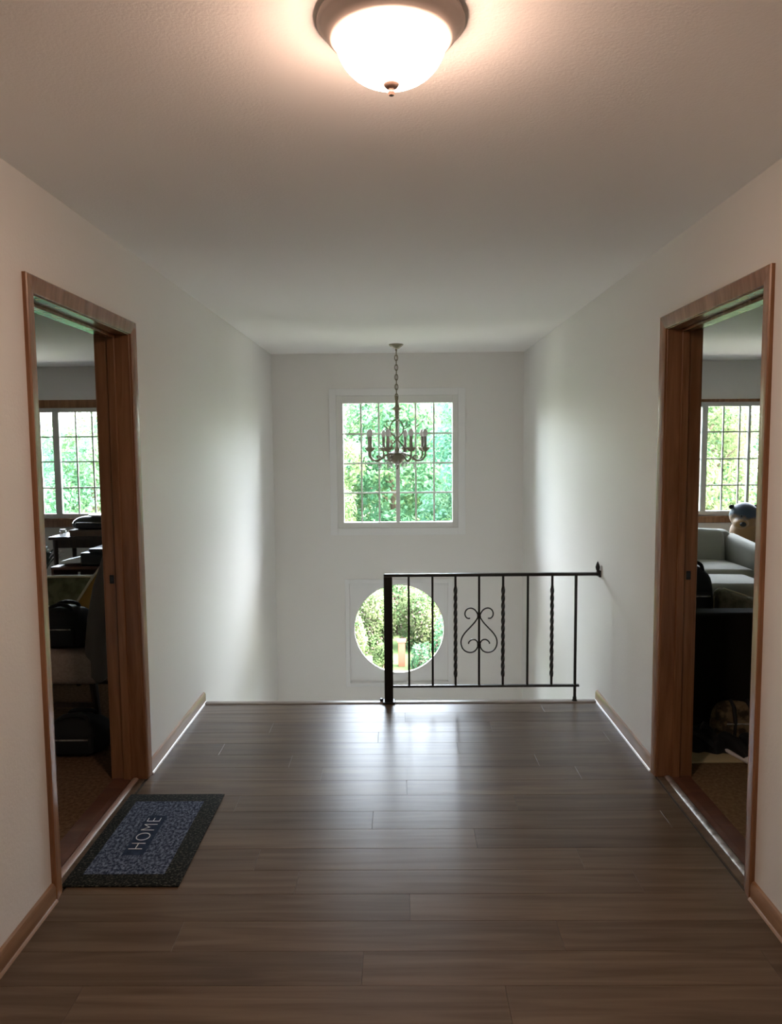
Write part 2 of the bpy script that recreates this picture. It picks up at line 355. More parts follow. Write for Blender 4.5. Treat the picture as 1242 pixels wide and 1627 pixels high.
# hall floor: slab with separate planks
mb = MB(); mb.box((-XW, NEAR, -0.30), (XW, EDGE-0.01, -0.008))
floor = struct(mb.build('floor', 'subfloor'), 'grey brown plank floor of the upper hall', 'floor')
PW, PL, GAP = 0.150, 1.22, 0.0008
plank_cache = {}
def plank_mesh(L):
    k = round(L, 3)
    if k not in plank_cache:
        mb = MB(); bmw = 0.0007
        hx, hy = L/2-GAP/2, PW/2-GAP/2
        prof = [(-hx, -hy, -0.0078), (hx, -hy, -0.0078), (hx, hy, -0.0078), (-hx, hy, -0.0078)]
        lo = [mb.bm.verts.new(p) for p in prof]
        mi = [mb.bm.verts.new((p[0], p[1], -bmw*0.6)) for p in prof]
        tp = [mb.bm.verts.new((p[0]-math.copysign(bmw, p[0]), p[1]-math.copysign(bmw, p[1]), 0.0)) for p in prof]
        for a, b in ((lo, mi), (mi, tp)):
            for i in range(4): mb.bm.faces.new((a[i], a[(i+1) % 4], b[(i+1) % 4], b[i]))
        mb.bm.faces.new(tp); mb.bm.faces.new(list(reversed(lo)))
        bmesh.ops.recalc_face_normals(mb.bm, faces=mb.bm.faces[:])
        me = bpy.data.meshes.new('plank'); mb.bm.to_mesh(me); mb.bm.free(); me.materials.append(M['plank']); plank_cache[k] = me
    return plank_cache[k]
yrow = EDGE-0.055; row = 0
fl_x0, fl_x1 = -XW+0.012, XW-0.012
while yrow > NEAR+0.01:
    y0 = max(yrow-PW, NEAR); off = [0.33, 0.92, 0.61, 0.12, 0.78, 0.47][row % 6]*PL
    x = fl_x0; first = True
    while x < fl_x1-0.01:
        L = (PL-off if PL-off > 0.12 else PL) if first else PL
        L = round(min(L, fl_x1-x), 3)
        if L > 0.02: shared('plank', plank_mesh(L), floor, (x+L/2, yrow-PW/2, 0))
        x += L; first = False
    yrow -= PW; row += 1
mb = MB(); prof = [(-0.055, -0.008), (-0.055, 0.002), (-0.045, 0.007), (-0.004, 0.007), (0.012, 0.001), (0.014, -0.02), (0.004, -0.03), (-0.01, -0.03), (-0.01, -0.008)]
mb.prism(prof, lambda i, a, b: Vector(((-XW+0.001, XW-0.001)[i], EDGE+a, b))); struct(mb.build('trim_1', 'nosing', smooth=True), 'rounded wood nosing along the top edge of the stairwell', 'nosing')
# stairwell: unseen landing and treads on the open side, pale to bounce light up
mb = MB(); mb.box((-XW, EDGE-0.01, LAND-0.2), (XW, FAR, LAND)); struct(mb.build('floor_landing', 'tile'), 'lower entry landing at the foot of the stairs', 'floor')
mb = MB(); mb.box((-XW, EDGE-0.01, LAND), (XW, EDGE, -0.031)); struct(mb.build('wall_stair_riser', 'wall'), 'white face below the edge of the upper floor', 'wall')
stairs = struct(empty('stairs', (-0.64, EDGE, LAND)), 'flight of steps down to the entry landing, carpeted pale to bounce light', 'stairs')
NS = 7
for i in range(1, NS):
    mb = MB(); top = -LAND - (i)*(-LAND/NS)
    mb.box((-0.555, 0.002+(i-1)*0.25, 0.0), (0.555, (i)*0.25, top-0.03)); mb.build('step_body', 'wall', stairs)
    mb = MB(); mb.box((-0.555, 0.002+(i-1)*0.25, top-0.03), (0.555, i*0.25+0.02, top)); mb.build('tread', 'pale_carpet', stairs)

# baseboards (with pale shoe strip at the far ends)
def baseboard(sg, y0, y1, name, shoe, label):
    mb = MB(); prof = [(0, 0.0), (0.014, 0.0), (0.014, 0.05), (0.009, 0.062), (0.0, 0.066)]
    mb.prism(prof, lambda i, a, b: Vector((sg*(XW-a), (y0, y1)[i], b)))
    o = struct(mb.build(name, 'base_wood', smooth=True), label, 'baseboard')
    mb = MB(); mb.prism([(0.0145, 0.0005), (0.022, 0.0005), (0.0185, 0.006), (0.0145, 0.009)], lambda i, a, b: Vector((sg*(XW-a), (y0, y1)[i], b)))
    mb.build('shoe_strip', shoe, o)
    return o
baseboard(-1, NEAR, 2.472, 'baseboard_left', 'base_wood', 'orange brown baseboard on the lamp side of the mat doorway')
baseboard(-1, 3.495, EDGE-0.005, 'baseboard_left_far', 'caulk', 'brown baseboard with pale strip between mat doorway and stair edge')
baseboard(1, NEAR, 2.472, 'baseboard_right', 'base_wood', 'orange brown baseboard on the lamp side of the sofa doorway')
baseboard(1, 3.495, EDGE-0.005, 'baseboard_right_far', 'caulk', 'brown baseboard with pale strip between sofa doorway and railing')

# ------------------------------------------------------------------ doorways
def doorway(sg, name, label, sill):
    root = struct(empty(name, (sg*XW, (D0+D1)/2, 0)), label, 'doorway'); root['kind'] = 'structure'
    ox, oy = sg*XW, (D0+D1)/2
    def P(x, y, z): return Vector((sg*x, y-oy, z))           # x measured outwards into the wall from the hall face
    JT = 0.018
    # jambs
    for (a, b) in ((D0-JT, D0), (D1, D1+JT)):
        mb = MB(); mb.box(P(-0.001, a, -0.0), P(WT+0.001, b, DH)); bev(mb.build('jamb', 'trim_wood', root), 0.002)
    mb = MB(); mb.box(P(-0.001, D0-JT, DH), P(WT+0.001, D1+JT, DH+JT)); bev(mb.build('head_jamb', 'trim_wood', root), 0.002)
    # stops
    for (a, b) in ((D0, D0+0.012), (D1-0.012, D1)):
        mb = MB(); mb.box(P(0.062, a, 0.0), P(0.097, b, DH)); bev(mb.build('door_stop', 'trim_wood', root), 0.003)
    mb = MB(); mb.box(P(0.062, D0+0.012, DH-0.012), P(0.097, D1-0.012, DH)); bev(mb.build('door_stop', 'trim_wood', root), 0.003)
    # casing on both faces: profile (w outward from opening, t proud of the wall)
    CW, RV = 0.058, 0.004
    prof = [(0, 0), (0, 0.008), (0.006, 0.011), (0.022, 0.012), (0.045, 0.016), (0.054, 0.016), (CW, 0.012), (CW, 0)]
    for face in (0, 1):
        def T(t): return -t if face == 0 else WT + t
        # near jamb side, far jamb side
        for sidey, d in ((D0-RV, -1), (D1+RV, 1)):
            mb = MB(); mb.prism(prof, lambda i, w, t: P(T(t), sidey + d*w, 0.0 if i == 0 else DH+RV+w)); mb.build('casing', 'trim_wood', root, smooth=True, angle=30)
        mb = MB(); mb.prism(prof, lambda i, w, t: P(T(t), (D0-RV-w) if i == 0 else (D1+RV+w), DH+RV+w)); mb.build('head_casing', 'trim_wood', root, smooth=True, angle=30)
    # strike plate on the far jamb
    mb = MB(); mb.box(P(0.108, D1-0.0025, 0.935), P(0.128, D1-0.0002, 0.975)); sp = mb.build('strike_plate', 'iron', root); sp['label'] = 'small dark metal strike plate'
    mb = MB(); mb.box(P(0.112, D1-0.0032, 0.945), P(0.124, D1-0.0024, 0.965)); mb.build('latch_hole', 'black_plastic', sp)
    # threshold
    mb = MB(); mb.prism([(0.018, 0.0), (0.018, 0.003), (0.026, 0.009), (0.040, 0.009), (0.048, 0.003), (0.048, 0.0)], lambda i, a, b: P(0.012+a, (D0+0.001, D1-0.001)[i], b))
    th = mb.build('threshold', sill, root, smooth=True); th['label'] = 'metal threshold strip'
    mb = MB(); mb.prism([(0.0, -0.008), (0.0, 0.004), (0.02, 0.006), (0.072, 0.006), (0.074, -0.008)], lambda i, a, b: P(0.062+a*1.18, (D0+0.001, D1-0.001)[i], b)); mb.build('sill_board', 'red_wood', root)
    mb = MB(); mb.box(P(0.0, D0, -0.02), P(0.150, D1, -0.0005)); mb.build('sill_base', 'plank', root)
    return root
M['sill_pink'] = mat('pinkish_wood_strip', (0.32, 0.22, 0.18), 0.4)
doorway(-1, 'door_1', 'brown wood doorway frame beside the welcome mat', 'sill_pink')
doorway(1, 'door_2', 'brown wood doorway frame with worn metal threshold', 'steel')

# ------------------------------------------------------------------ windows
def grid_window(name, label, hole, y, stiles, cols, rows, glass, frame_mat='vinyl', casing=None, recess=0.02):
    """hole = wall opening; glass = (x0,x1,z0,z1) whole glazed area; stiles = x of vertical sash stiles with half width; cols = x of thin bars; rows = z of thin bars"""
    x0, x1, z0, z1 = hole; g0, g1, h0, h1 = glass
    root = struct(empty(name, ((x0+x1)/2, y, z0)), label, 'window'); ox, oy, oz = (x0+x1)/2, y, z0
    def bx(nm, a, b, mt, par=root, bv=0.003):
        mb = MB(); mb.box((a[0]-ox, a[1]-oy, a[2]-oz), (b[0]-ox, b[1]-oy, b[2]-oz)); o = mb.build(nm, mt, par)
        return bev(o, bv) if bv else o
    fy0, fy1 = y+recess, y+recess+0.075
    bx('frame_stile', (x0, fy0, z0), (g0, fy1, z1), frame_mat); bx('frame_stile', (g1, fy0, z0), (x1, fy1, z1), frame_mat)
    bx('frame_rail', (g0, fy0, z0), (g1, fy1, h0), frame_mat); bx('frame_rail', (g0, fy0, h1), (g1, fy1, z1), frame_mat)
    for (sx, hw) in stiles: bx('sash_stile', (sx-hw, fy0+0.012, h0), (sx+hw, fy1-0.02, h1), frame_mat)
    for cx in cols: bx('muntin', (cx-0.008, fy0+0.040, h0), (cx+0.008, fy0+0.052, h1), frame_mat, bv=0)
    for rz in rows: bx('muntin', (g0, fy0+0.0405, rz-0.008), (g1, fy0+0.0515, rz+0.008), frame_mat, bv=0)
    # a pane in every light
    xs = [g0] + sorted([(s[0]-s[1], s[0]+s[1]) for s in stiles] + [(c, c) for c in cols]) + [g1]
    edges = []; cur = g0
    for e in xs[1:-1]: edges.append((cur, e[0])); cur = e[1]
    edges.append((cur, g1)); zsx = [h0] + sorted(rows) + [h1]
    for (a, b) in edges:
        for c, d in zip(zsx, zsx[1:]):
            bx('pane', (a, fy0+0.0445, c), (b, fy0+0.0475, d), 'glass', bv=0)
    if casing: casing(bx)
    portal('daylight_' + name, g0, g1, h0, h1, y+0.13)
    return root
def casing_white(bx):
    x0, x1, z0, z1 = W1; c = 0.068; y = FAR
    bx('casing', (x0-c, y-0.012, z0-c), (x0, y+0.0, z1+c), 'white_trim'); bx('casing', (x1, y-0.012, z0-c), (x1+c, y+0.0, z1+c), 'white_trim')
    bx('casing', (x0, y-0.012, z1), (x1, y+0.0, z1+c), 'white_trim'); bx('casing', (x0, y-0.012, z0-c), (x1, y+0.0, z0), 'white_trim')
gx0, gx1, gz0, gz1 = -0.528, 0.524, 0.822, 1.969
grid_window('window_1', 'white square window with grid bars behind the chandelier', W1, FAR, [(-0.004, 0.020)],
            [-0.355, -0.184, 0.170, 0.347], [1.106, 1.393, 1.678], (gx0, gx1, gz0, gz1), casing=casing_white, recess=0.004)
def casing_wood(hole, head, sillz):
    def f(bx):
        x0, x1, z0, z1 = hole; y = RFAR
        bx('head_casing', (x0-0.07, y-0.018, z1), (x1+0.07, y, z1+head), 'trim_wood')
        bx('casing', (x0-0.06, y-0.015, z0), (x0, y, z1), 'trim_wood'); bx('casing', (x1, y-0.015, z0), (x1+0.06, y, z1), 'trim_wood')
        bx('window_sill', (x0-0.08, y-0.035, z0-0.02), (x1+0.08, y+0.03, z0), 'trim_wood'); bx('apron', (x0-0.06, y-0.015, z0-sillz), (x1+0.06, y, z0-0.02), 'trim_wood')
    return f
grid_window('window_3', 'white grid window seen through the doorway beside the mat', W3, RFAR, [(-3.725, 0.035)],
            [-4.08, -3.91, -3.515, -3.335], [1.132, 1.418, 1.689], (W3[0]+0.055, W3[1]-0.055, 0.85, 1.955), casing=casing_wood(W3, 0.085, 0.10))
grid_window('window_4', 'white grid window above the grey sofa', W4, RFAR, [(3.315, 0.03), (3.795, 0.014)],
            [2.97, 3.14, 3.525, 3.70, 3.97, 4.14], [1.103, 1.390, 1.681], (W4[0]+0.055, W4[1]-0.055, 0.825, 1.955), casing=casing_wood(W4, 0.03, 0.075))

# round window: square recess, panel with round hole, ring, pane
def round_window():
    x0, x1, z0, z1 = W2; cx, cz, r = -0.003, -0.240, 0.452; y = FAR
    root = struct(empty('window_2', (cx, y, z0)), 'round window in a white square frame behind the railing', 'window')
    def L(p): return Vector((p[0]-cx, p[1]-y, p[2]-z0))
    mb = MB(); n = 96; ya, yb = y+0.032, y+0.07
    def sq(a):
        c, s = math.cos(a), math.sin(a); ts = []
        if c > 1e-6: ts.append((x1-cx)/c)
        if c < -1e-6: ts.append((x0-cx)/c)
        if s > 1e-6: ts.append((z1-cz)/s)
        if s < -1e-6: ts.append((z0-cz)/s)
        t = min(ts); return (cx+t*c, cz+t*s)
    angs = sorted([2*PI*i/n for i in range(n)] + [math.atan2(b-cz, a-cx) % (2*PI) for a in (x0, x1) for b in (z0, z1)])
    rings = []
    for yy, f in ((ya, sq), (ya, lambda a: (cx+r*math.cos(a), cz+r*math.sin(a))), (yb, lambda a: (cx+r*math.cos(a), cz+r*math.sin(a))), (yb, sq)):
        rings.append([mb.bm.verts.new(L((f(a)[0], yy, f(a)[1]))) for a in angs])
    k = len(angs)
    for a, b in ((0, 1), (1, 2), (2, 3), (3, 0)):
        for i in range(k): mb.bm.faces.new((rings[a][i], rings[a][(i+1) % k], rings[b][(i+1) % k], rings[b][i]))
    mb.build('panel', 'white_trim', root)
    # ring bead
    mb = MB(); rr = [(r-0.012, ya+0.006), (r+0.001, ya+0.002), (r+0.001, yb), (r-0.012, yb)]
    rg = [[mb.bm.verts.new(L((cx+q*math.cos(2*PI*i/n), yy, cz+q*math.sin(2*PI*i/n)))) for i in range(n)] for q, yy in rr]
    for a in range(4):
        for i in range(n): mb.bm.faces.new((rg[a][i], rg[a][(i+1) % n], rg[(a+1) % 4][(i+1) % n], rg[(a+1) % 4][i]))
    mb.build('round_frame', 'vinyl', root, smooth=True)
    mb = MB()
    for yy in (ya+0.018, ya+0.021):
        mb.bm.faces.new([mb.bm.verts.new(L((cx+(r-0.010)*math.cos(2*PI*i/n), yy, cz+(r-0.010)*math.sin(2*PI*i/n)))) for i in range(n)])
    mb.build('pane', 'glass', root)
    c = 0.042
    for a, b in (((x0-c, y-0.012, z0-c), (x0, y, z1+c)), ((x1, y-0.012, z0-c), (x1+c, y, z1+c)), ((x0, y-0.012, z1), (x1, y, z1+c))):
        mb = MB(); mb.box(L(a), L(b)); bev(mb.build('casing', 'white_trim', root), 0.003)
    mb = MB(); mb.box(L((x0, y-0.012, z0-c)), L((x1, y, z0-0.018))); bev(mb.build('casing', 'white_trim', root), 0.003)
    mb = MB(); mb.box(L((x0, y-0.035, z0-0.018)), L((x1, y+0.040, z0+0.003))); bev(mb.build('window_sill', 'white_trim', root), 0.004)
    portal('daylight_round', cx-r, cx+r, cz-r, cz+r, y+0.13)
round_window()

# ------------------------------------------------------------------ ceiling lamp
lamp = tag(empty('ceiling_lamp', (-0.008, 1.662, CH)), 'lit dome ceiling lamp with taupe metal rim and finial', 'ceiling lamp')
lamp.scale = (0.93, 0.93, 0.93)
mb = MB(); mb.lathe([(0.0, 0.0), (0.158, 0.0), (0.166, -0.004), (0.167, -0.010), (0.162, -0.014), (0.158, -0.017), (0.150, -0.030), (0.139, -0.042), (0.133, -0.046), (0.126, -0.044), (0.126, -0.020), (0.0, -0.018)], n=64)
mb.build('rim', 'nickel', lamp, smooth=True, angle=50)
mb = MB(); pr = [(0.0, -0.036), (0.1255, -0.036)]
for i in range(0, 13):
    a = PI/2*i/12; pr.append((0.1255*math.cos(a)**0.9 if i < 12 else 0.0, -0.040-0.098*math.sin(a)))
mb.lathe(pr, n=64); mb.build('glass_bowl', 'lamp_glass', lamp, smooth=True, angle=60)
mb = MB(); mb.lathe([(0.0, -0.128), (0.012, -0.130), (0.018, -0.134), (0.0185, -0.139), (0.014, -0.145), (0.007, -0.148), (0.006, -0.152), (0.0085, -0.156), (0.006, -0.162), (0.0, -0.165)], n=24)
mb.build('finial', 'finial_metal', lamp, smooth=True)

# ------------------------------------------------------------------ stair railing
rail = tag(empty('stair_railing', (-0.067, EDGE-0.025, 0)), 'black wrought iron railing with heart scroll at the stair edge', 'railing')
RX0 = -0.067
def RP(x, z, dy=0): return Vector((x-RX0, dy, z))
mb = MB(); mb.box(RP(-0.093, -0.0, -0.026), RP(-0.041, 0.778, 0.026)); bev(mb.build('post', 'iron', rail), 0.004)
mb = MB(); mb.box(RP(-0.104, 0.0, -0.036), RP(-0.030, 0.012, 0.036)); mb.box(RP(-0.122, 0.006, 0.0), RP(-0.104, 0.022, 0.022)); bev(mb.build('post_foot', 'iron', rail), 0.003)
mb = MB(); mb.box(RP(-0.093, 0.774, -0.016), RP(1.198, 0.792, 0.016)); bev(mb.build('top_rail', 'iron', rail), 0.004)
mb = MB(); mb.box(RP(-0.041, 0.094, -0.012), RP(1.086, 0.107, 0.012)); bev(mb.build('bottom_rail', 'iron', rail), 0.003)
for i, x in enumerate((0.057, 0.200, 0.338, 0.480, 0.624, 0.772, 0.918)):
    mb = MB()
    if i in (2, 4, 6):
        mb.box(RP(x-0.0065, 0.106, -0.0065), RP(x+0.0065, 0.16, 0.0065)); mb.box(RP(x-0.0065, 0.71, -0.0065), RP(x+0.0065, 0.776, 0.0065))
        mb.twist(x-RX0, 0, 0.158, 0.712, 0.0082, 3.0, 90); o = mb.build('twisted_baluster', 'iron', rail)
    else:
        mb.box(RP(x-0.0062, 0.106, -0.0062), RP(x+0.0062, 0.776, 0.0062)); o = mb.build('baluster', 'iron', rail)
mb = MB(); mb.box(RP(1.0525, 0.0, -0.0075), RP(1.0675, 0.776, 0.0075)); leg = mb.build('end_leg', 'iron', rail)
mb = MB(); mb.lathe([(0.0, 0.0), (0.018, 0.0), (0.018, 0.006), (0.012, 0.014), (0.011, 0.03), (0.0, 0.03)], c=RP(1.06, 0)); mb.build('foot', 'iron', leg, smooth=True)
# heart scroll
sc_pts = [(-42, 300), (-54, 300), (-64, 290), (-66, 276), (-60, 262), (-47, 254), (-31, 255), (-17, 264), (-6, 282), (-6, 296), (-20, 318), (-43, 343), (-66, 367), (-81, 391), (-85, 415), (-78, 438), (-62, 453), (-41, 458), (-21, 452), (-8, 436), (-5, 418), (-12, 404), (-24, 398), (-38, 401), (-48, 411), (-49, 418)]
def catmull(P, k=4):
    out = []
    for i in range(len(P)-1):
        p0, p1, p2, p3 = P[max(i-1, 0)], P[i], P[i+1], P[min(i+2, len(P)-1)]
        for j in range(k):
            t = j/k
            out.append(tuple(0.5*((2*p1[d]) + (-p0[d]+p2[d])*t + (2*p0[d]-5*p1[d]+4*p2[d]-p3[d])*t*t + (-p0[d]+3*p1[d]-3*p2[d]+p3[d])*t**3) for d in range(len(p1))))
    out.append(tuple(P[-1])); return out
for sg in (1, -1):
    mb = MB(); pts = [RP(0.480 + sg*a*0.00128, 0.103 + (612-b)*0.00133) for a, b in catmull(sc_pts)]
    mb.tube(pts, 0.0045, 6); mb.build('heart_scroll', 'iron', rail, smooth=True)
for bz in (293, 424):
    mb = MB(); z = 0.103+(612-bz)*0.00133; mb.box(RP(0.469, z-0.010, -0.009), RP(0.491, z+0.010, 0.009)); bev(mb.build('collar', 'iron', rail), 0.002)
# pointed wall bracket
mb = MB(); mb.lathe([(0, 0.770), (0.009, 0.772), (0.010, 0.792), (0.006, 0.800), (0.0115, 0.812), (0.0135, 0.826), (0.009, 0.842), (0.003, 0.856), (0, 0.860)], c=RP(1.1885, 0), n=14); mb.box(RP(1.194, 0.765, -0.02), RP(1.2035, 0.805, 0.02)); mb.build('wall_bracket', 'iron', rail)

# ------------------------------------------------------------------ chandelier
CX, CY = -0.010, 6.684
ch = tag(empty('chandelier', (CX, CY, CH)), 'bronze eight arm candle chandelier with crystal drops on a chain', 'chandelier')
zz = lambda z: z-CH
mb = MB(); mb.lathe([(0, 0), (0.062, 0), (0.064, -0.006), (0.050, -0.020), (0.030, -0.034), (0.012, -0.042), (0.008, -0.055), (0, -0.056)], n=32); mb.build('canopy', 'brass', ch, smooth=True)
mb = MB(); z = -0.052; i = 0
while z > zz(2.00):
    pts = []
    for k in range(13):
        a = 2*PI*k/12; u, w = 0.013*math.cos(a), 0.027*math.sin(a)
        pts.append((u if i % 2 else 0, 0 if i % 2 else u, z-0.022+w))
    mb.tube(pts, 0.0045, 5); z -= 0.042; i += 1
mb.tube([(0.004, 0.003, -0.05), (0.0, 0.004, zz(2.2)), (-0.003, 0.0, zz(1.99))], 0.003, 5)
c_ = mb.build('chain', 'brass', ch, smooth=True); c_['label'] = 'hanging chain with cord'
mb = MB(); mb.lathe([(0, zz(2.0)), (0.010, zz(1.99)), (0.016, zz(1.97)), (0.011, zz(1.95)), (0.013, zz(1.92)), (0.018, zz(1.90)), (0.042, zz(1.885)), (0.044, zz(1.878)), (0.016, zz(1.868)), (0.018, zz(1.84)), (0.014, zz(1.815)), (0.020, zz(1.805)), (0.008, zz(1.79)), (0.005, zz(1.77)), (0.005, zz(1.53)), (0, zz(1.53))], n=20)
mb.build('stem', 'brass', ch, smooth=True)
cage = [(0.006, 1.785), (0.035, 1.772), (0.055, 1.735), (0.058, 1.70), (0.045, 1.665), (0.018, 1.64), (0.008, 1.618), (0.020, 1.595), (0.045, 1.57), (0.060, 1.54), (0.062, 1.50)]
curl = [(0.056, 1.72), (0.075, 1.735), (0.088, 1.755), (0.086, 1.775), (0.072, 1.78), (0.066, 1.77)]
curl2 = [(0.057, 1.705), (0.075, 1.71), (0.095, 1.722), (0.112, 1.735), (0.108, 1.748)]
for k in range(4):
    a = 0.06 + k*PI/2; mb = MB()
    for cv, rr in ((cage, 0.0065), (curl, 0.005), (curl2, 0.0045)):
        mb.tube([(r*math.cos(a), r*math.sin(a), zz(z)) for r, z in catmull(cv, 3)], rr, 6)
    mb.build('scroll', 'brass', ch, smooth=True)
mb = MB(); mb.lathe([(0, zz(1.54)), (0.018, zz(1.545)), (0.024, zz(1.52)), (0.050, zz(1.508)), (0.084, zz(1.495)), (0.090, zz(1.48)), (0.080, zz(1.452)), (0.058, zz(1.425)), (0.036, zz(1.408)), (0.016, zz(1.40)), (0.016, zz(1.385)), (0.012, zz(1.37)), (0.005, zz(1.352)), (0, zz(1.35))], n=28); mb.build('bowl', 'brass', ch, smooth=True)
armc = [(0.060, 1.475), (0.095, 1.480), (0.130, 1.468), (0.160, 1.443), (0.195, 1.430), (0.232, 1.440), (0.256, 1.470), (0.260, 1.50), (0.258, 1.522)]
arm_src = None
for k in range(8):
    a = math.radians(28 + 45*k)
    if arm_src is None:
        mb = MB(); mb.tube([(r, 0, zz(z)) for r, z in catmull(armc, 4)], 0.0085, 7); mb.tube([(r, 0, zz(z)) for r, z in catmull([(0.15, 1.452), (0.165, 1.470), (0.182, 1.474), (0.190, 1.462), (0.182, 1.455)], 3)], 0.005, 5)
        arm = mb.build('arm', 'brass', ch, smooth=True)
        mb = MB(); mb.lathe([(0, 1.508), (0.014, 1.510), (0.032, 1.526), (0.044, 1.545), (0.040, 1.547), (0.014, 1.530), (0, 1.529)], c=(0.258, 0, -CH), n=10); mb.build('drip_pan', 'brass', arm, smooth=True)
        mb = MB(); mb.lathe([(0, 1.529), (0.015, 1.53), (0.015, 1.560), (0.0135, 1.562), (0.0135, 1.640), (0, 1.640)], c=(0.258, 0, -CH), n=14); mb.build('candle_sleeve', 'candle', arm, smooth=True)
        mb = MB(); mb.lathe([(0, 1.638), (0.0125, 1.64), (0.021, 1.653), (0.024, 1.672), (0.018, 1.690), (0.008, 1.703), (0, 1.706)], c=(0.258, 0, -CH), n=14); mb.build('bulb', 'bulb_glass', arm, smooth=True)
        arm_src = arm; arm.rotation_euler.z = a
    else:
        c = copy_tree(arm_src, ch); c.rotation_euler.z = a
drop = MB(); drop.lathe([(0, 0.0), (0.003, -0.004), (0.003, -0.012), (0.009, -0.024), (0.011, -0.036), (0.006, -0.050), (0, -0.056)], n=6)
dr = drop.build('crystal_drop', 'crystal', ch)
dr.location = (0.10*math.cos(0.1), 0.10*math.sin(0.1), zz(1.448))
spots = [(0.10, 0.1+k*PI/4, 1.448) for k in range(1, 8)] + [(0.165, 0.31+k*PI/4, 1.415) for k in range(8)] + [(0.062, 0.4+k*PI/3, 1.425) for k in range(6)]
for r, a, z in spots: shared('crystal_drop', dr.data, ch, (r*math.cos(a), r*math.sin(a), zz(z)))
for r, a, z in [(0.10, 0.1, 1.448)] + spots: pass

# ------------------------------------------------------------------ welcome mat
def mat_materials():
    def base(nm):
        m = bpy.data.materials.new(nm); m.use_nodes = True; n, l = m.node_tree.nodes, m.node_tree.links
        p = n['Principled BSDF']; p.inputs['Roughness'].default_value = 0.9; p.inputs['Specular IOR Level'].default_value = 0.15
        tc = n.new('ShaderNodeTexCoord'); return m, n, l, p, tc
    m, n, l, p, tc = base('dark_speckled_mat_border')
    v = n.new('ShaderNodeTexNoise'); v.inputs['Scale'].default_value = 120; v.inputs['Detail'].default_value = 5; l.new(tc.outputs['Object'], v.inputs['Vector'])
    r = n.new('ShaderNodeValToRGB'); e = r.color_ramp.elements; e[0].position = 0.50; e[0].color = (0.006, 0.008, 0.007, 1); e[1].position = 0.80; e[1].color = (0.12, 0.12, 0.09, 1)
    l.new(v.outputs['Fac'], r.inputs[0]); l.new(r.outputs[0], p.inputs['Base Color']); M['mat_border'] = m
    m, n, l, p, tc = base('blue_printed_mat_field')
    # rows of letter-like marks: fine noise broken into lines across the mat
    w = n.new('ShaderNodeTexNoise'); w.inputs['Scale'].default_value = 1; w.inputs['Detail'].default_value = 6; w.inputs['Roughness'].default_value = 0.7
    mp = n.new('ShaderNodeMapping'); mp.inputs['Scale'].default_value = (95, 60, 1); l.new(tc.outputs['Object'], mp.inputs['Vector']); l.new(mp.outputs[0], w.inputs['Vector'])
    r = n.new('ShaderNodeValToRGB'); e = r.color_ramp.elements; e[0].position = 0.44; e[0].color = (0.010, 0.018, 0.042, 1); e[1].position = 0.76; e[1].color = (0.30, 0.36, 0.48, 1)
    l.new(w.outputs['Fac'], r.inputs[0]); l.new(r.outputs[0], p.inputs['Base Color']); M['mat_field'] = m
    M['mat_panel'] = mat('navy_mat_panel', (0.013, 0.024, 0.052), 0.9, 0.15, noise=((40, 40, 1), 3, (0.03, 0.05, 0.09), (0.45, 0.75)))
    M['mat_letter'] = mat('pale_mat_lettering', (0.72, 0.75, 0.80), 0.9, 0.15)
mat_materials()
mx0, mx1, my0, my1 = -1.212, -0.790, 2.552, 3.266
welcome = tag(empty('door_mat', ((mx0+mx1)/2, (my0+my1)/2, 0)), 'dark bordered blue welcome mat lettered HOME beside the doorway', 'door mat')
hx, hy = (mx1-mx0)/2, (my1-my0)/2
mb = MB(); mb.rbox((0, 0, 0.0038), (hx, hy, 0.0032), 0.003, 2); mb.build('border', 'mat_border', welcome, smooth=True)
fx, fy = 0.149, 0.284
mb = MB(); mb.box((-fx-0.012, -fy, 0.0068), (fx-0.012, fy, 0.0076)); mb.build('field', 'mat_field', welcome)
mb = MB(); mb.box((-0.066, -0.155, 0.0076), (0.016, 0.155, 0.0081)); mb.build('name_panel', 'mat_panel', welcome)
def text_mesh(s, size, parent, loc, rz, mt, name, ext=0.0005):
    cu = bpy.data.curves.new(name, 'FONT'); cu.body = s; cu.size = size; cu.align_x = 'CENTER'; cu.align_y = 'CENTER'; cu.extrude = ext; cu.space_character = 1.15; cu.offset = -0.0028*size/0.1
    tmp = bpy.data.objects.new('tmp', cu); COL.objects.link(tmp); bpy.context.view_layer.update()
    me = bpy.data.meshes.new_from_object(tmp); COL.objects.unlink(tmp); bpy.data.objects.remove(tmp); bpy.data.curves.remove(cu)
    me.name = name; me.materials.clear(); me.materials.append(M[mt]); o = bpy.data.objects.new(name, me); COL.objects.link(o); o.parent = parent; o.location = loc; o.rotation_euler = (0, 0, rz); return o
t_ = text_mesh('HOME', 0.085, welcome, (-0.026, 0.008, 0.0086), PI/2, 'mat_letter', 'lettering'); t_['label'] = 'pale letters HOME'

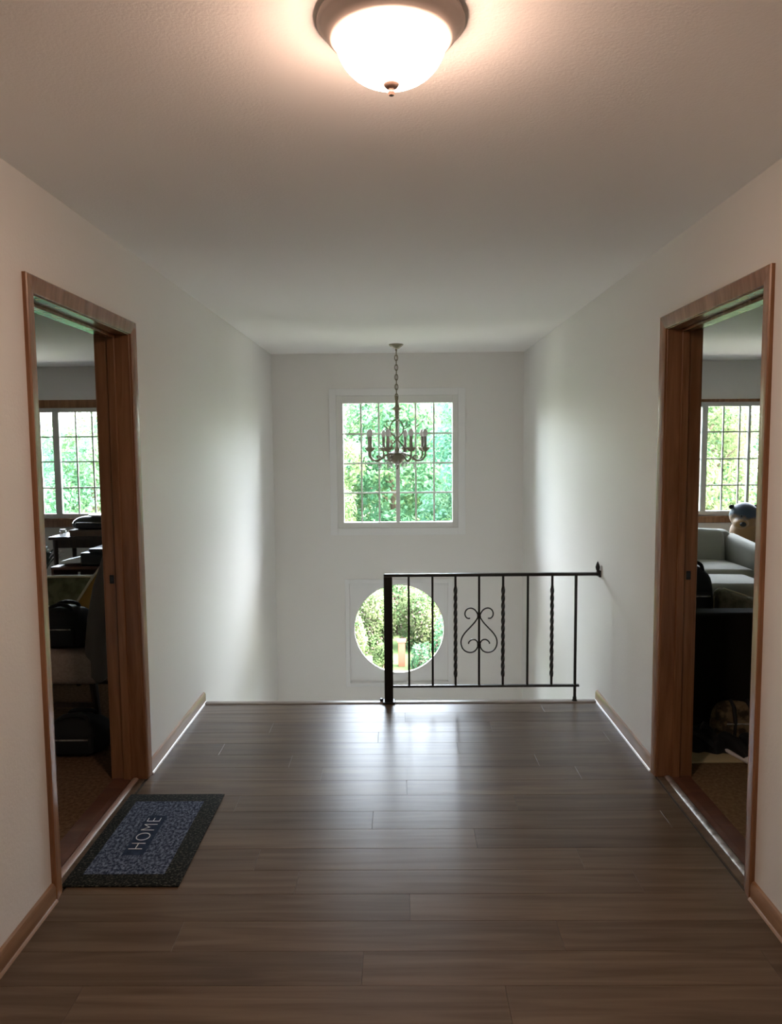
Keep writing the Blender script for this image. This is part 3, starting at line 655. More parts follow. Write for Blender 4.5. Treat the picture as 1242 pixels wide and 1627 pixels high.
# ------------------------------------------------------------------ room with the upholstered chairs
def make_chair(name, label, loc, rz, seat_m, back_m, pipe_m, group=None, k1=0.06, k2=0.30, squash=1.0):
    """faces -x; root at the floor under the seat centre"""
    t = tag(empty(name, loc, rz), label, 'chair', group)
    mb = MB(); mb.rbox((0, 0, 0.355), (0.26, 0.25, 0.085), 0.035, 4, bulge=(0, 0, 0.012)); st = mb.build('seat', seat_m, t, smooth=True, angle=70)
    if pipe_m:
        mb = MB(); pts = []
        for k in range(41):
            a = 2*PI*k/40; c, s_ = math.cos(a), math.sin(a); q = (abs(c)**5+abs(s_)**5)**(-1/5)
            pts.append((0.255*c*q, 0.245*s_*q, 0.432))
        mb.tube(pts, 0.010, 6); mb.build('piping', pipe_m, st, smooth=True)
    def lean(w):
        f = max(0, (w.z-0.45)); tw = max(0.0, (w.z-0.85)/0.2)
        return Vector((w.x + k1*f + k2*f*f, w.y*(1-0.18*tw*tw), 0.27 + (w.z-0.27)*squash))
    mb = MB(); mb.rbox((0.235, 0, 0.645), (0.055, 0.25, 0.375), 0.045, 4, fn=lean); bk = mb.build('backrest', back_m, t, smooth=True, angle=70)
    if pipe_m:
        mb = MB(); pts = [lean(Vector((0.185, y, z))) for y, z in ((-0.242, 0.44), (-0.242, 0.6), (-0.242, 0.8), (-0.236, 0.96), (-0.20, 1.008), (0, 1.014), (0.20, 1.008), (0.236, 0.96), (0.242, 0.8), (0.242, 0.44))]
        mb.tube(pts, 0.008, 6); mb.build('piping', pipe_m, bk, smooth=True)
    for sx in (-1, 1):
        for sy in (-1, 1):
            mb = MB(); mb.tube([(sx*0.215+0.0, sy*0.205, 0.285), (sx*0.215+(0.03 if sx > 0 else -0.005), sy*0.205, 0.0)], 0.024, 8, taper=lambda u: 1-0.35*u); mb.build('leg', 'dark_wood', t, smooth=True)
    for sy in (-1, 1):
        mb = MB(); mb.box((-0.215, sy*0.205-0.010, 0.135), (0.225, sy*0.205+0.010, 0.158)); mb.build('stretcher', 'dark_wood', t)
    return t
make_chair('upholstered_chair', 'pinkish beige upholstered chair with taupe back, carrying a black bag', (-1.905, 4.26, 0), 0, 'beige_fabric', 'grey_back', None)
make_chair('upholstered_chair', 'mustard upholstered chair with cream piping behind the beige chair', (-2.36, 5.06, 0), 0, 'mustard', 'mustard', 'cream', k1=0.48, k2=0.20, squash=0.86)
def make_bag(name, label, c, h, mt='black_fabric', handles=True, cat='bag', r=0.05, rz=0, strap=True):
    t = tag(empty(name, (c[0], c[1], c[2]), rz), label, cat)
    def slump(w):
        u = w.z/(2*h[2]); k = 1-0.16*u*u + 0.02*math.sin(w.x*23)*u
        return Vector((w.x*k, w.y*k, w.z*(1 - 0.07*math.sin(5+w.x*14)*u)))
    mb = MB(); mb.rbox((0, 0, h[2]), h, r, 4, bulge=(0.012, 0.015, 0.0), fn=slump); b = mb.build('body', mt, t, smooth=True, angle=80)
    mb = MB(); mb.rbox((0, -h[1]-0.010, h[2]*0.72), (h[0]*0.72, 0.022, h[2]*0.52), 0.018, 3); pk = mb.build('pocket', mt, t, smooth=True, angle=80)
    mb = MB(); mb.tube([(-h[0]*0.6, -h[1]-0.031, h[2]*1.12), (h[0]*0.6, -h[1]-0.031, h[2]*1.12)], 0.004, 6); mb.build('zipper', 'steel', pk)
    if handles:
        for sy in (-1, 1):
            mb = MB(); mb.tube(catmull([(-h[0]*0.45, sy*h[1]*0.55, h[2]*1.86), (-h[0]*0.36, sy*h[1]*0.5, h[2]*2.16), (0, sy*h[1]*0.4, h[2]*2.28), (h[0]*0.36, sy*h[1]*0.5, h[2]*2.16), (h[0]*0.45, sy*h[1]*0.55, h[2]*1.86)], 4), 0.011, 7); mb.build('handle', mt, t, smooth=True)
    return t
make_bag('shoulder_bag', 'black fabric bag sitting on the beige chair', (-1.895, 4.20, 0.447), (0.145, 0.10, 0.105), r=0.045)
make_bag('duffel_bag', 'black duffel bag lying on the brown carpet before the beige chair', (-1.665, 3.80, 0.001), (0.160, 0.10, 0.085), r=0.06, handles=True)
# olive barrel chair with its curved back to the doorway
bc = tag(empty('barrel_chair', (-2.50, 6.03, 0)), 'olive grey barrel chair with curved back behind the mustard chair', 'chair')
def shell(mb, r0, r1, top, z0, n=28):
    rows_ = []
    for i in range(n+1):
        a = PI + math.radians(-15) + math.radians(210)*i/n; u = 1 - abs(2*i/n-1); zt = top - 0.115*(1-math.sin(PI/2*u))
        d = Vector((math.cos(a), math.sin(a), 0))
        rows_.append([mb.bm.verts.new(d*r + Vector((0, 0, z))) for r, z in ((r0, z0), (r0, zt-0.02), (r0+0.02, zt), (r1-0.02, zt), (r1, zt-0.02), (r1, z0))])
    for p, q in zip(rows_, rows_[1:]):
        for j in range(6): mb.bm.faces.new((p[j], p[(j+1) % 6], q[(j+1) % 6], q[j]))
    mb.bm.faces.new(rows_[0]); mb.bm.faces.new(list(reversed(rows_[-1])))
    return rows_
mb = MB(); rw = shell(mb, 0.33, 0.41, 0.60, 0.10); pp = [(r[4].co + Vector((0, 0, 0.016))) for r in rw]; bsh = mb.build('backrest', 'olive', bc, smooth=True, angle=60)
mb = MB(); mb.tube(pp, 0.008, 6); mb.build('piping', 'cream', bsh, smooth=True)
mb = MB(); mb.lathe([(0, 0.12), (0.31, 0.12), (0.326, 0.16), (0.326, 0.34), (0.30, 0.375), (0, 0.38)], n=36); mb.build('seat', 'olive', bc, smooth=True)
for k in range(4):
    a = PI/4+k*PI/2; mb = MB(); mb.tube([(0.27*math.cos(a), 0.27*math.sin(a), 0.12), (0.28*math.cos(a), 0.28*math.sin(a), 0.0)], 0.022, 8); mb.build('leg', 'dark_wood', bc, smooth=True)
# desk in front of the window
desk = tag(empty('desk', (-2.92, 7.62, 0)), 'dark wood desk below the window, crowded with small things', 'desk')
mb = MB(); mb.box((-0.53, -0.26, 0.665), (0.53, 0.26, 0.695)); bev(mb.build('desk_top', 'dark_wood', desk), 0.006)
mb = MB(); mb.box((-0.48, -0.22, 0.58), (0.48, 0.22, 0.665)); bev(mb.build('apron', 'dark_wood', desk), 0.003)
for sx in (-1, 1):
    for sy in (-1, 1):
        mb = MB(); mb.tube([(sx*0.48, sy*0.215, 0.66), (sx*0.48, sy*0.215, 0.0)], 0.026, 8, taper=lambda u: 1-0.4*u); mb.build('leg', 'dark_wood', desk, smooth=True)
box_ = tag(empty('card_box', (-3.10, 7.50, 0.696)), 'flat brown card box under the black backpack on the desk', 'box')
mb = MB(); mb.box((-0.15, -0.11, 0), (0.17, 0.11, 0.055)); bev(mb.build('body', 'brown_card', box_), 0.003)
mb = MB(); mb.box((-0.155, -0.115, 0.040), (0.175, 0.115, 0.062)); bev(mb.build('lid', 'brown_card', box_), 0.003)
bp = make_bag('backpack', 'black rounded backpack lying on the brown box on the desk', (-3.05, 7.52, 0.759), (0.20, 0.10, 0.062), mt='black_plastic', handles=False, r=0.06)
bk_ = tag(empty('magazine', (-2.95, 7.50, 0.894)), 'white glossy magazine on top of the black backpack', 'magazine')
mb = MB(); mb.box((-0.115, -0.09, 0), (0.15, 0.09, 0.010)); bev(mb.build('pages', 'white_paper', bk_), 0.002)
mb = MB(); mb.box((-0.117, -0.092, 0.010), (0.152, 0.092, 0.012)); mb.build('cover', 'white_plastic', bk_)
jar = tag(empty('glass_jar', (-3.345, 7.46, 0.696)), 'small grey jar with pale lid at the desk corner', 'jar')
mb = MB(); mb.lathe([(0, 0), (0.032, 0), (0.034, 0.01), (0.034, 0.045), (0.026, 0.052), (0, 0.052)], n=20); mb.build('body', 'crystal', jar, smooth=True)
mb = MB(); mb.lathe([(0, 0.052), (0.028, 0.052), (0.028, 0.066), (0, 0.067)], n=20); mb.build('lid', 'white_plastic', jar, smooth=True)
def bottle(name, label, loc, r, h, mt, capm):
    t = tag(empty(name, loc), label, 'bottle')
    mb = MB(); mb.lathe([(0, 0), (r, 0), (r*1.02, h*0.04), (r, h*0.62), (r*0.8, h*0.74), (r*0.42, h*0.82), (r*0.42, h*0.88), (0, h*0.88)], n=18); mb.build('body', mt, t, smooth=True)
    mb = MB(); mb.lathe([(0, h*0.86), (r*0.5, h*0.86), (r*0.5, h), (0, h)], n=14); mb.build('cap', capm, t, smooth=True); return t
bottle('bottle', 'pale pink bottle standing on the desk beside the backpack', (-2.80, 7.44, 0.696), 0.026, 0.14, 'pink_plastic', 'white_plastic')
# printer stand
stand = tag(empty('printer_stand', (-2.83, 6.90, 0)), 'reddish brown two tier stand under the black printer', 'stand')
mb = MB(); mb.box((-0.30, -0.20, 0.475), (0.30, 0.20, 0.50)); bev(mb.build('top_board', 'red_wood', stand), 0.003)
mb = MB(); mb.box((-0.28, -0.19, 0.30), (0.28, 0.19, 0.32)); bev(mb.build('shelf', 'red_wood', stand), 0.003)
mb = MB(); mb.box((-0.28, 0.178, 0.0), (0.28, 0.19, 0.475)); mb.build('back_panel', 'red_wood', stand)
for sx in (-1, 1):
    mb = MB(); mb.box((sx*0.30, -0.19, 0.0), (sx*0.28, 0.19, 0.475)); mb.build('side_panel', 'red_wood', stand)
pr_ = tag(empty('printer', (-2.78, 6.90, 0.501)), 'black printer with white paper on its tray', 'printer')
mb = MB(); mb.rbox((0.07, 0, 0.06), (0.17, 0.16, 0.06), 0.02, 3); mb.build('body', 'black_plastic', pr_, smooth=True)
mb = MB(); mb.rbox((0.10, 0, 0.138), (0.125, 0.15, 0.017), 0.012, 3); mb.build('scanner_lid', 'black_plastic', pr_, smooth=True)
mb = MB(); mb.prism([(-0.30, 0.012), (-0.10, 0.022), (-0.10, 0.028), (-0.30, 0.018)], lambda i, a, b: Vector((a, (-0.15, 0.10)[i], b))); tr_ = mb.build('tray', 'black_plastic', pr_)
mb = MB(); mb.prism([(-0.29, 0.019), (-0.095, 0.029), (-0.095, 0.085), (-0.13, 0.075), (-0.29, 0.040)], lambda i, a, b: Vector((a, (-0.14, 0.09)[i], b))); mb.build('paper_stack', 'white_paper', tr_)
bottle('bottle', 'white bottle on the lower shelf of the printer stand', (-2.90, 6.76, 0.321), 0.022, 0.125, 'white_plastic', 'white_plastic')
# black box with pale top beside the printer
bx2 = tag(empty('storage_box', (-2.62, 7.225, 0)), 'black storage box with pale lid between desk and printer', 'box')
mb = MB(); mb.rbox((0, 0, 0.30), (0.20, 0.09, 0.30), 0.015, 3); mb.build('body', 'black_plastic', bx2, smooth=True)
mb = MB(); mb.rbox((0, 0, 0.612), (0.205, 0.095, 0.012), 0.006, 3); mb.build('lid', 'white_plastic', bx2, smooth=True)
# house plant
plant = tag(empty('potted_plant', (-3.66, 7.62, 0)), 'dark potted plant with arching strap leaves beside the desk', 'plant')
mb = MB(); mb.lathe([(0, 0), (0.09, 0), (0.125, 0.20), (0.135, 0.205), (0.135, 0.225), (0.12, 0.225), (0.115, 0.20), (0, 0.20)], n=28); pt = mb.build('pot', 'terracotta', plant, smooth=True)
mb = MB(); mb.lathe([(0, 0.2005), (0.113, 0.2005), (0.10, 0.212), (0, 0.214)], n=20); mb.build('soil', 'soil', pt, smooth=True)
rnd = random.Random(3)
for k in range(18):
    a = 2*PI*k/18 + rnd.uniform(-.15, .15); reach = rnd.uniform(0.10, 0.24); hgt = rnd.uniform(0.28, 0.42); mb = MB(); rows_ = []
    for i in range(7):
        t = i/6; r = reach*t**1.3; z = 0.205 + hgt*(1.9*t-1.05*t*t); w = 0.022*math.sin(PI*min(1, t*0.92+0.08)); d = Vector((math.cos(a), math.sin(a), 0)); sidev = Vector((-d.y, d.x, 0)); c = d*(r+0.02)+Vector((0, 0, z))
        rows_.append([mb.bm.verts.new(c-sidev*w), mb.bm.verts.new(c-Vector((0, 0, w*0.35))), mb.bm.verts.new(c+sidev*w)])
    for p, q in zip(rows_, rows_[1:]):
        for j in range(2): mb.bm.faces.new((p[j], p[j+1], q[j+1], q[j]))
    mb.build('leaf', 'plant_leaf', plant, smooth=True)

# ------------------------------------------------------------------ room with the grey sofa
sofa = tag(empty('sofa', (2.30, 6.85, 0)), 'light grey fabric sofa with sloping flared arms below the window', 'sofa')
def slope(w):     # arms fall from back to front and flare outwards
    f = (0.42 - w.y)/0.85
    return Vector((w.x + (0.05*(w.z-0.4) if w.z > 0.4 else 0)*(1 if w.x > 0 else -1), w.y, w.z - (0.07*f if w.z > 0.35 else 0)))
mb = MB(); mb.rbox((0, -0.02, 0.195), (0.86, 0.40, 0.135), 0.03, 3); mb.build('base', 'grey_sofa', sofa, smooth=True)
mb = MB(); mb.rbox((0, 0.35, 0.435), (0.86, 0.10, 0.305), 0.07, 4, fn=lambda w: Vector((w.x, w.y+0.10*(w.z-0.4), w.z))); mb.build('backrest', 'grey_sofa', sofa, smooth=True)
for sg in (-1, 1):
    mb = MB(); mb.rbox((sg*0.845, -0.02, 0.385), (0.075, 0.43, 0.325), 0.06, 4, fn=slope); mb.build('arm', 'grey_sofa', sofa, smooth=True)
    mb = MB(); mb.rbox((sg*0.382, -0.07, 0.40), (0.378, 0.335, 0.075), 0.04, 4, bulge=(0, 0, 0.02)); mb.build('seat_cushion', 'grey_sofa', sofa, smooth=True, angle=70)
    mb = MB(); mb.rbox((sg*0.382, 0.215, 0.585), (0.372, 0.075, 0.165), 0.06, 4, bulge=(0, 0.03, 0.015), fn=lambda w: Vector((w.x, w.y+0.22*(w.z-0.45), w.z))); mb.build('back_cushion', 'grey_sofa', sofa, smooth=True, angle=70)
    for sy in (-0.36, 0.34):
        mb = MB(); mb.tube([(sg*0.78, sy, 0.07), (sg*0.78, sy, 0.0)], 0.025, 8); mb.build('foot', 'dark_wood', sofa)
otto = tag(empty('footstool', (2.48, 6.12, 0)), 'light grey footstool with loose cushion before the grey sofa', 'footstool')
mb = MB(); mb.rbox((0, 0, 0.20), (0.44, 0.24, 0.14), 0.03, 3); mb.build('base', 'grey_sofa', otto, smooth=True)
mb = MB(); mb.rbox((0, 0, 0.395), (0.45, 0.25, 0.06), 0.045, 4, bulge=(0, 0, 0.015)); mb.build('cushion', 'grey_sofa', otto, smooth=True, angle=70)
for sx in (-1, 1):
    for sy in (-1, 1):
        mb = MB(); mb.tube([(sx*0.38, sy*0.19, 0.07), (sx*0.38, sy*0.19, 0.0)], 0.022, 8); mb.build('foot', 'dark_wood', otto)
# side table and animal figure
stb = tag(empty('side_table', (3.50, 7.72, 0)), 'dark wood side table between sofa arm and window', 'side table')
mb = MB(); mb.box((-0.26, -0.24, 0.47), (0.26, 0.24, 0.50)); bev(mb.build('table_top', 'dark_wood', stb), 0.004)
for sx in (-1, 1):
    for sy in (-1, 1):
        mb = MB(); mb.tube([(sx*0.22, sy*0.2, 0.47), (sx*0.22, sy*0.2, 0.0)], 0.02, 8); mb.build('leg', 'dark_wood', stb)
def figure_mat():
    m = bpy.data.materials.new('dark_blue_and_tan_plush'); m.use_nodes = True; n, l = m.node_tree.nodes, m.node_tree.links
    p = n['Principled BSDF']; p.inputs['Roughness'].default_value = 0.6; p.inputs['Sheen Weight'].default_value = 0.3
    tc = n.new('ShaderNodeTexCoord'); sx = n.new('ShaderNodeSeparateXYZ'); l.new(tc.outputs['Object'], sx.inputs[0])
    nz = n.new('ShaderNodeTexNoise'); nz.inputs['Scale'].default_value = 14; l.new(tc.outputs['Object'], nz.inputs['Vector'])
    ad = n.new('ShaderNodeMath'); ad.operation = 'MULTIPLY_ADD'; ad.inputs[1].default_value = 0.12; l.new(nz.outputs['Fac'], ad.inputs[0]); l.new(sx.outputs['Z'], ad.inputs[2])
    r = n.new('ShaderNodeValToRGB'); e = r.color_ramp.elements; e[0].position = 0.335; e[0].color = (0.34, 0.19, 0.07, 1); e[1].position = 0.375; e[1].color = (0.025, 0.045, 0.075, 1)
    l.new(ad.outputs[0], r.inputs[0]); l.new(r.outputs[0], p.inputs['Base Color']); return m
fig = tag(empty('animal_figure', (3.50, 7.66, 0.522)), 'dark blue and tan animal figure on the side table behind the sofa arm', 'figure')
mb = MB(); mb.ell((0.02, 0.02, 0.13), (0.15, 0.14, 0.15)); mb.ell((-0.015, -0.03, 0.31), (0.145, 0.135, 0.135)); mb.ell((-0.09, -0.12, 0.24), (0.07, 0.09, 0.06)); mb.ell((-0.10, -0.05, 0.06), (0.05, 0.09, 0.05)); mb.ell((0.12, -0.05, 0.06), (0.05, 0.09, 0.05))
fb = mb.build('body', figure_mat(), fig, smooth=True, angle=180)
rm = fb.modifiers.new('remesh', 'REMESH'); rm.mode = 'VOXEL'; rm.voxel_size = 0.014; rm.use_smooth_shade = True
sm_ = fb.modifiers.new('smooth', 'SMOOTH'); sm_.iterations = 6
M['ear_dark'] = mat('dark_ear', (0.012, 0.016, 0.02), 0.7)
for sg in (-1, 1):
    mb = MB(); mb.ell((-0.015+sg*0.125, -0.02, 0.395), (0.030, 0.018, 0.024)); mb.build('ear', 'ear_dark', fig, smooth=True)
    mb = MB(); mb.ell((-0.05+sg*0.045, -0.150, 0.315), (0.012, 0.010, 0.012)); mb.build('eye', 'black_plastic', fig, smooth=True)
mb = MB(); mb.ell((-0.10, -0.20, 0.235), (0.032, 0.022, 0.024)); mb.build('nose', 'ear_dark', fig, smooth=True)
# dark couch with its back to the doorway
cou = tag(empty('couch', (2.38, 4.38, 0)), 'black brown couch with its back to the doorway', 'couch')
mb = MB(); mb.rbox((0, -0.34, 0.35), (0.95, 0.095, 0.305), 0.04, 4); mb.build('backrest', 'dark_couch', cou, smooth=True)
mb = MB(); mb.rbox((0, 0.08, 0.20), (0.95, 0.36, 0.155), 0.03, 3); mb.build('base', 'dark_couch', cou, smooth=True)
for sg in (-1, 1):
    mb = MB(); mb.rbox((sg*0.86, 0.05, 0.32), (0.09, 0.40, 0.275), 0.06, 4); mb.build('arm', 'dark_couch', cou, smooth=True)
    mb = MB(); mb.rbox((sg*0.385, 0.09, 0.40), (0.38, 0.34, 0.06), 0.04, 4, bulge=(0, 0, 0.02)); mb.build('seat_cushion', 'dark_couch', cou, smooth=True)
    for sy in (-0.36, 0.36):
        mb = MB(); mb.tube([(sg*0.86, sy, 0.05), (sg*0.86, sy, 0.0)], 0.025, 8); mb.build('foot', 'dark_wood', cou)
make_bag('backpack', 'black backpack propped on the seat of the black couch', (1.745, 4.50, 0.482), (0.118, 0.10, 0.165), r=0.07)
pil = tag(empty('throw_pillow', (2.06, 4.46, 0.482)), 'rumpled olive pillow leaning on the couch back beside the backpack', 'pillow')
def sag(w): return Vector((w.x, w.y, w.z*(1 - 0.50*max(0, w.x+0.15)/0.335) + 0.006*math.sin(w.x*40)))
mb = MB(); mb.rbox((0, 0, 0.108), (0.185, 0.07, 0.108), 0.055, 4, bulge=(0, 0.03, 0), fn=sag); pc = mb.build('cover', 'throw', pil, smooth=True, angle=80)
mb = MB(); mb.tube([sag(Vector((x, 0, z))) for x, z in ((-0.183, 0.06), (-0.183, 0.165), (-0.13, 0.214), (0, 0.218), (0.13, 0.214), (0.183, 0.165), (0.183, 0.06))], 0.006, 6); mb.build('piping', 'cream', pc, smooth=True)
# things on the carpet by the doorway
rug = tag(empty('small_rug', (1.80, 3.755, 0)), 'cream rug on the tan carpet before the black couch', 'rug')
mb = MB(); mb.rbox((0, 0, 0.006), (0.41, 0.175, 0.006), 0.005, 2); mb.build('pile', 'cream_rug', rug, smooth=True)
tote = make_bag('tote_bag', 'tan brown mottled tote with dark straps against the black couch', (1.745, 3.868, 0.0125), (0.115, 0.050, 0.095), mt='tote', r=0.05, handles=False)
for dx in (-0.03, 0.055):
    mb = MB(); mb.tube([(dx, -0.078, 0.03), (dx+0.005, -0.078, 0.12), (dx+0.008, -0.05, 0.185), (dx+0.01, 0.0, 0.205)], 0.010, 6); mb.build('strap', 'black_fabric', tote, smooth=True)
heap = tag(empty('jacket', (1.515, 3.755, 0.0125)), 'crumpled black jacket lying on the cream rug', 'jacket')
rj = random.Random(5); mb = MB(); ring = []
nx_, ny_ = 18, 12; V = []
for j in range(ny_+1):
    rowv = []
    for i in range(nx_+1):
        u, v_ = 2*i/nx_-1, 2*j/ny_-1; d = max(0, 1-(u*u*0.9+v_*v_*0.9)); ang = 0.45
        h_ = 0.105*d**0.6*(0.75+0.3*math.sin(7*u+3*v_)+0.18*math.sin(11*v_-5*u)); x, y = u*0.155, v_*0.07
        rowv.append(mb.bm.verts.new((x*1.0 + 0.02*math.sin(9*v_), y - 0.20*x + 0.012*math.sin(11*u), max(0.004, h_+0.004))))
    V.append(rowv)
for j in range(ny_):
    for i in range(nx_): mb.bm.faces.new((V[j][i], V[j][i+1], V[j+1][i+1], V[j+1][i]))
bot = bmesh.ops.extrude_face_region(mb.bm, geom=mb.bm.faces[:])
for v_ in [g for g in bot['geom'] if isinstance(g, bmesh.types.BMVert)]: v_.co.z = 0.0
mb.build('body', 'black_fabric', heap, smooth=True, angle=80)
mb = MB(); mb.tube(catmull([(-0.12, -0.0, 0.03), (-0.05, -0.03, 0.085), (0.0, -0.05, 0.07), (0.05, -0.07, 0.03)], 4), 0.022, 8); mb.build('sleeve', 'black_fabric', heap, smooth=True)
def shoe(label, loc, rz):
    t = tag(empty('shoe', loc, rz), label, 'shoe', 'shoes by the jacket')
    def f(w): return Vector((w.x*(1-0.25*max(0, -w.y/0.12)), w.y, w.z*(1 if w.y > 0.0 else max(0.35, 1+w.y*5.0))))
    mb = MB(); mb.rbox((0, 0, 0.045), (0.036, 0.115, 0.035), 0.03, 4, fn=f); mb.build('upper', 'black_fabric', t, smooth=True)
    mb = MB(); mb.rbox((0, 0, 0.008), (0.040, 0.122, 0.008), 0.007, 3, fn=lambda w: Vector((w.x*(1-0.15*max(0, -w.y/0.12)), w.y, w.z))); mb.build('sole', 'white_plastic', t, smooth=True)
    mb = MB(); mb.ell((0, -0.098, 0.018), (0.028, 0.026, 0.017)); mb.build('toe_cap', 'white_plastic', t, smooth=True)
shoe('black shoe with white toe cap right beside the black jacket', (1.672, 3.668, 0.0125), 0.25)
shoe('black shoe with white toe cap on the far side of its pair from the jacket', (1.768, 3.655, 0.0125), 0.18)

# ------------------------------------------------------------------ outdoors
mb = MB(); mb.box((-60, FAR+0.16, GROUND-0.3), (60, 90, GROUND)); struct(mb.build('ground', 'lawn'), 'sunlit lawn outside the windows', 'lawn')
mb = MB(); mb.box((-12, FAR+0.16, GROUND), (12, 10.2, GROUND+0.02)); mb.box((2.0, 10.2, GROUND), (12, 12.8, GROUND+0.02)); mb.box((-12, 10.2, GROUND), (-2.0, 12.8, GROUND+0.02)); struct(mb.build('bounce_paving', 'path'), 'pale concrete added in front of the house to bounce sunlight indoors', 'bounce_paving')  # added paving outside the view, throws sunlight up onto the ceilings
def leaves(verts, faces, c, rad, n, size, rng, shell=0.55):
    for _ in range(n):
        while True:
            d = Vector((rng.uniform(-1, 1), rng.uniform(-1, 1), rng.uniform(-1, 1)))
            if 0.05 < d.length < 1: break
        d = d.normalized()*(shell + (1-shell)*rng.random())
        p = Vector((c[0]+d.x*rad[0], c[1]+d.y*rad[1], c[2]+d.z*rad[2]))
        nrm = (d + Vector((rng.uniform(-1, 1), rng.uniform(-1, 1), rng.uniform(-0.6, 1)))*0.9).normalized()
        t = nrm.cross(Vector((rng.uniform(-1, 1), rng.uniform(-1, 1), rng.uniform(-1, 1)))).normalized(); b = nrm.cross(t)
        s_ = size*rng.uniform(0.6, 1.3); i = len(verts)
        verts += [p-t*s_, p+b*s_*0.55-nrm*s_*0.15, p+t*s_, p-b*s_*0.55-nrm*s_*0.15]; faces.append((i, i+1, i+2, i+3))
def foliage(name, mt, parent, clumps, n, size, seed):
    rng = random.Random(seed); verts, faces = [], []
    tot = sum(c[1][0]*c[1][2] for c in clumps)
    for c, r in clumps: leaves(verts, faces, c, r, int(n*r[0]*r[2]/tot), size, rng)
    me = bpy.data.meshes.new(name); me.from_pydata([tuple(v) for v in verts], [], faces); me.materials.append(M[mt])
    o = bpy.data.objects.new(name, me); COL.objects.link(o); o.parent = parent; o['kind'] = 'stuff'; return o
def shrub(name, label, x, y, h, w, mt, seed, n=1800, size=0.07, group=None, bloom=None):
    t = tag(empty(name, (x, y, GROUND)), label, 'shrub', group); rng = random.Random(seed)
    mb = MB()
    for k in range(5):
        a = k*1.26; mb.tube([(0.05*math.cos(a), 0.05*math.sin(a), 0), (w*0.3*math.cos(a), w*0.3*math.sin(a), h*0.6)], 0.02, 6)
    mb.build('stem', 'bark', t)
    cl = [((0, 0, h*0.45), (w*0.85, w*0.85, h*0.5))] + [((w*0.6*math.cos(k*1.3), w*0.6*math.sin(k*1.3), h*rng.uniform(0.15, 0.7)), (w*0.45, w*0.45, h*0.3)) for k in range(7)]
    foliage('foliage', mt, t, cl, n, size, seed)
    if bloom: foliage('blossoms', bloom, t, [(c, (r[0]*1.03, r[1]*1.03, r[2]*1.03)) for c, r in cl], n//4, size*0.8, seed+50)
    return t
def bush_tree(name, label, x, y, h, w, mt, seed, n=9000, size=0.075):
    """low branching tree whose crown reaches almost to the ground"""
    t = tag(empty(name, (x, y, GROUND)), label, 'tree'); rng = random.Random(seed); mb = MB()
    mb.tube([(0, 0, 0), (0.05, 0, h*0.3), (-0.04, 0.03, h*0.6), (0, 0, h*0.85)], 0.12, 9, taper=lambda u: 1-0.8*u)
    for k in range(8):
        a = k*0.9+rng.random(); z = h*(0.12+0.08*k); mb.tube([(0, 0, z), (w*0.3*math.cos(a), w*0.3*math.sin(a), z+h*0.06), (w*0.6*math.cos(a), w*0.6*math.sin(a), z+h*0.12)], 0.04, 6, taper=lambda u: 1-0.7*u)
    mb.build('trunk', 'bark', t, smooth=True)
    cl = [((0, 0, h*0.5), (w*0.74, w*0.74, h*0.47))]
    for k in range(14):
        a = k*2.4; z = h*(0.14+0.76*k/13); rr = w*0.72*math.sqrt(max(0.1, 1-((z/h-0.45)/0.58)**2))
        cl.append(((rr*math.cos(a), rr*math.sin(a), z), (w*rng.uniform(0.28, 0.42), w*rng.uniform(0.28, 0.42), h*rng.uniform(0.09, 0.14))))
    foliage('crown', mt, t, cl, n, size, seed); return t
TREES = [
 (-1.95, 14.6, 4.7, 1.35, 'leaf_c', 'yellow green leafy tree seen in the square window'),
 (1.75, 15.0, 4.8, 1.35, 'leaf_b', 'blue green leafy tree beside the yellow green one in the square window'),
 (-0.15, 17.6, 5.2, 1.6, 'leaf_a', 'bright green tree standing between the yellow and blue green trees'),
 (3.3, 18.6, 5.2, 1.6, 'leaf_a', 'bright green tree behind the blue green leafy tree'),
 (-3.4, 18.2, 5.0, 1.6, 'leaf_b', 'blue green tree behind the yellow green leafy tree'),
 (5.75, 14.4, 4.8, 1.25, 'leaf_c', 'yellow green tree outside the window above the sofa'),
 (8.75, 15.9, 4.9, 1.4, 'leaf_a', 'bright green tree outside the window above the sofa'),
 (7.0, 18.6, 5.3, 1.7, 'leaf_b', 'blue green tree between the two trees outside the sofa window'),
 (10.9, 19.6, 5.4, 1.8, 'leaf_c', 'yellow green tree behind the trees outside the sofa window'),
 (-6.0, 14.9, 4.1, 1.3, 'leaf_a', 'low bright green tree with sky above outside the desk window'),
 (-7.9, 17.0, 3.55, 1.4, 'leaf_b', 'low blue green tree beside the sky gap outside the desk window'),
 (-9.3, 21.0, 4.2, 1.8, 'leaf_c', 'yellow green tree behind the low trees outside the desk window'),
 (-13.2, 21.5, 3.3, 1.8, 'leaf_a', 'low green tree at the end of the row with sky above'),
]
for i, (x, y, h, w, mt, lb) in enumerate(TREES): bush_tree('leafy_tree', lb, x, y, h, w, mt, 11+i, 20000 if y < 17 else 14000, 0.045 if y < 17 else 0.07)
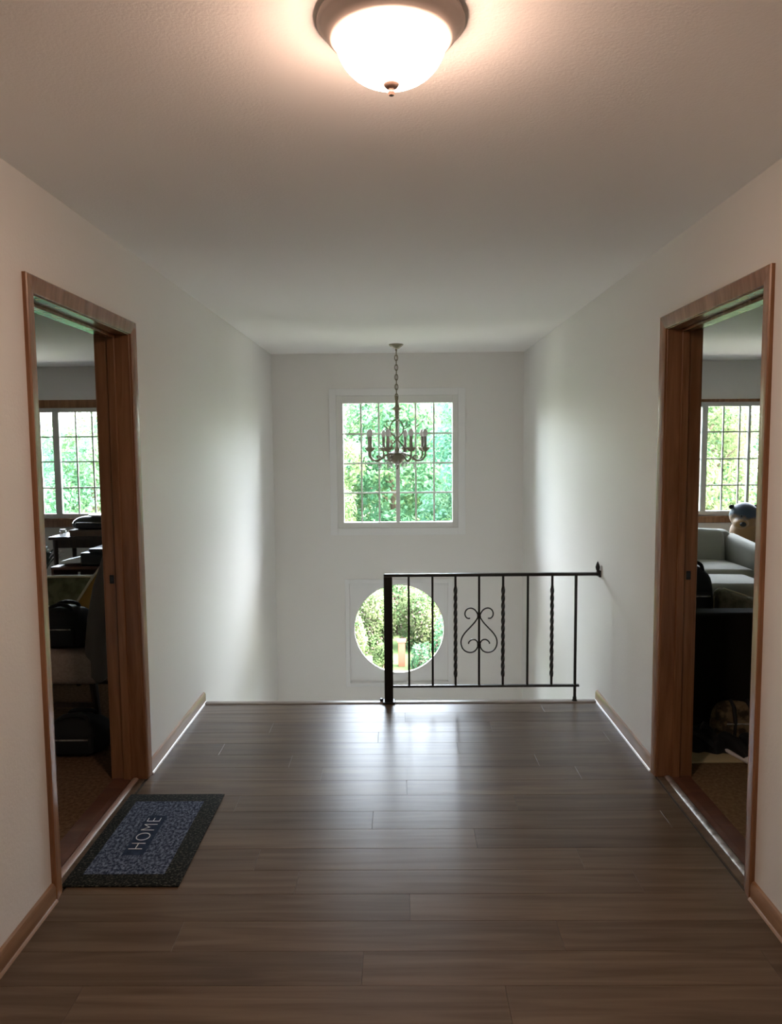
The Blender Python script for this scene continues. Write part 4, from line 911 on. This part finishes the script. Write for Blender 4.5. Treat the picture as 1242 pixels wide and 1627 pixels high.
# shrubs seen through the round window
kinds = [('leaf_c', None, 'yellow green shrub in the bed seen through the round window'), ('leaf_a', 'blossom', 'pink blossoming shrub in the bed seen through the round window'),
         ('leaf_b', None, 'blue green shrub in the bed seen through the round window'), ('leaf_c', 'blossom', 'pale blossoming yellow shrub in the bed seen through the round window')]
rs = random.Random(21); protos = {}
for r_, y in enumerate((10.75, 11.7, 12.65, 13.5, 14.9)):
    for c_i in range(5):
        k = (3, 0, 1, 0, 3, 2, 1, 3, 0, 2, 0, 3, 1, 3, 0)[(c_i*4 + r_*7) % 15]; x = -1.7 + 0.85*c_i + (0.4 if r_ % 2 else 0.0)
        if r_ == 0 and abs(x) < 0.2: continue
        if r_ == 3 and (x > 1.0 or x < -0.55) or r_ == 4 and (x > 0.7 or x < -0.3): continue
        if k in protos:
            o = copy_tree(protos[k]); o.location = (x, y+rs.uniform(-.03, .03), GROUND); o.rotation_euler.z = rs.uniform(0, 6)
        else:
            mt, bl, lb = kinds[k]
            protos[k] = shrub('garden_shrub', lb, x, y, 0.80+0.1*k, 0.41, mt, 40+k, n=6000, size=0.026, bloom=bl, group=('yellow green shrubs', 'pink blossoming shrubs', 'blue green shrubs', 'pale blossoming shrubs')[k])
for i, (x, y) in enumerate(((-0.25, 10.60), (0.30, 10.58))):
    shrub('low_shrub', ('small yellow green shrub on one side of the orange post', 'small pink flowering shrub on the other side of the orange post')[i], x, y, 0.40, 0.15, ('leaf_c', 'leaf_a')[i], 70+i, n=2200, size=0.024, bloom=(None, 'blossom')[i])
post = tag(empty('garden_post', (0.03, 10.75, GROUND)), 'orange wooden garden post among the shrubs', 'post')
mb = MB(); mb.box((-0.05, -0.05, 0), (0.05, 0.05, 0.36)); bev(mb.build('shaft', 'orange_wood', post), 0.006)
mb = MB(); mb.box((-0.065, -0.065, 0.36), (0.065, 0.065, 0.39)); mb.build('cap', 'orange_wood', post)
for i, (x, y, lb) in enumerate([(-4.6, 24, 'far yellow green tree behind the path'), (0.9, 24.0, 'far green tree behind the bright green tree'), (5.4, 24.5, 'far blue green tree behind the tree row'), (14.6, 24.0, 'far green tree at the open end of the row')]):
    bush_tree('far_tree', lb, x, y, 5.3, 2.3, ('leaf_c', 'leaf_a', 'leaf_b')[i % 3], 60+i, 6000, 0.14)
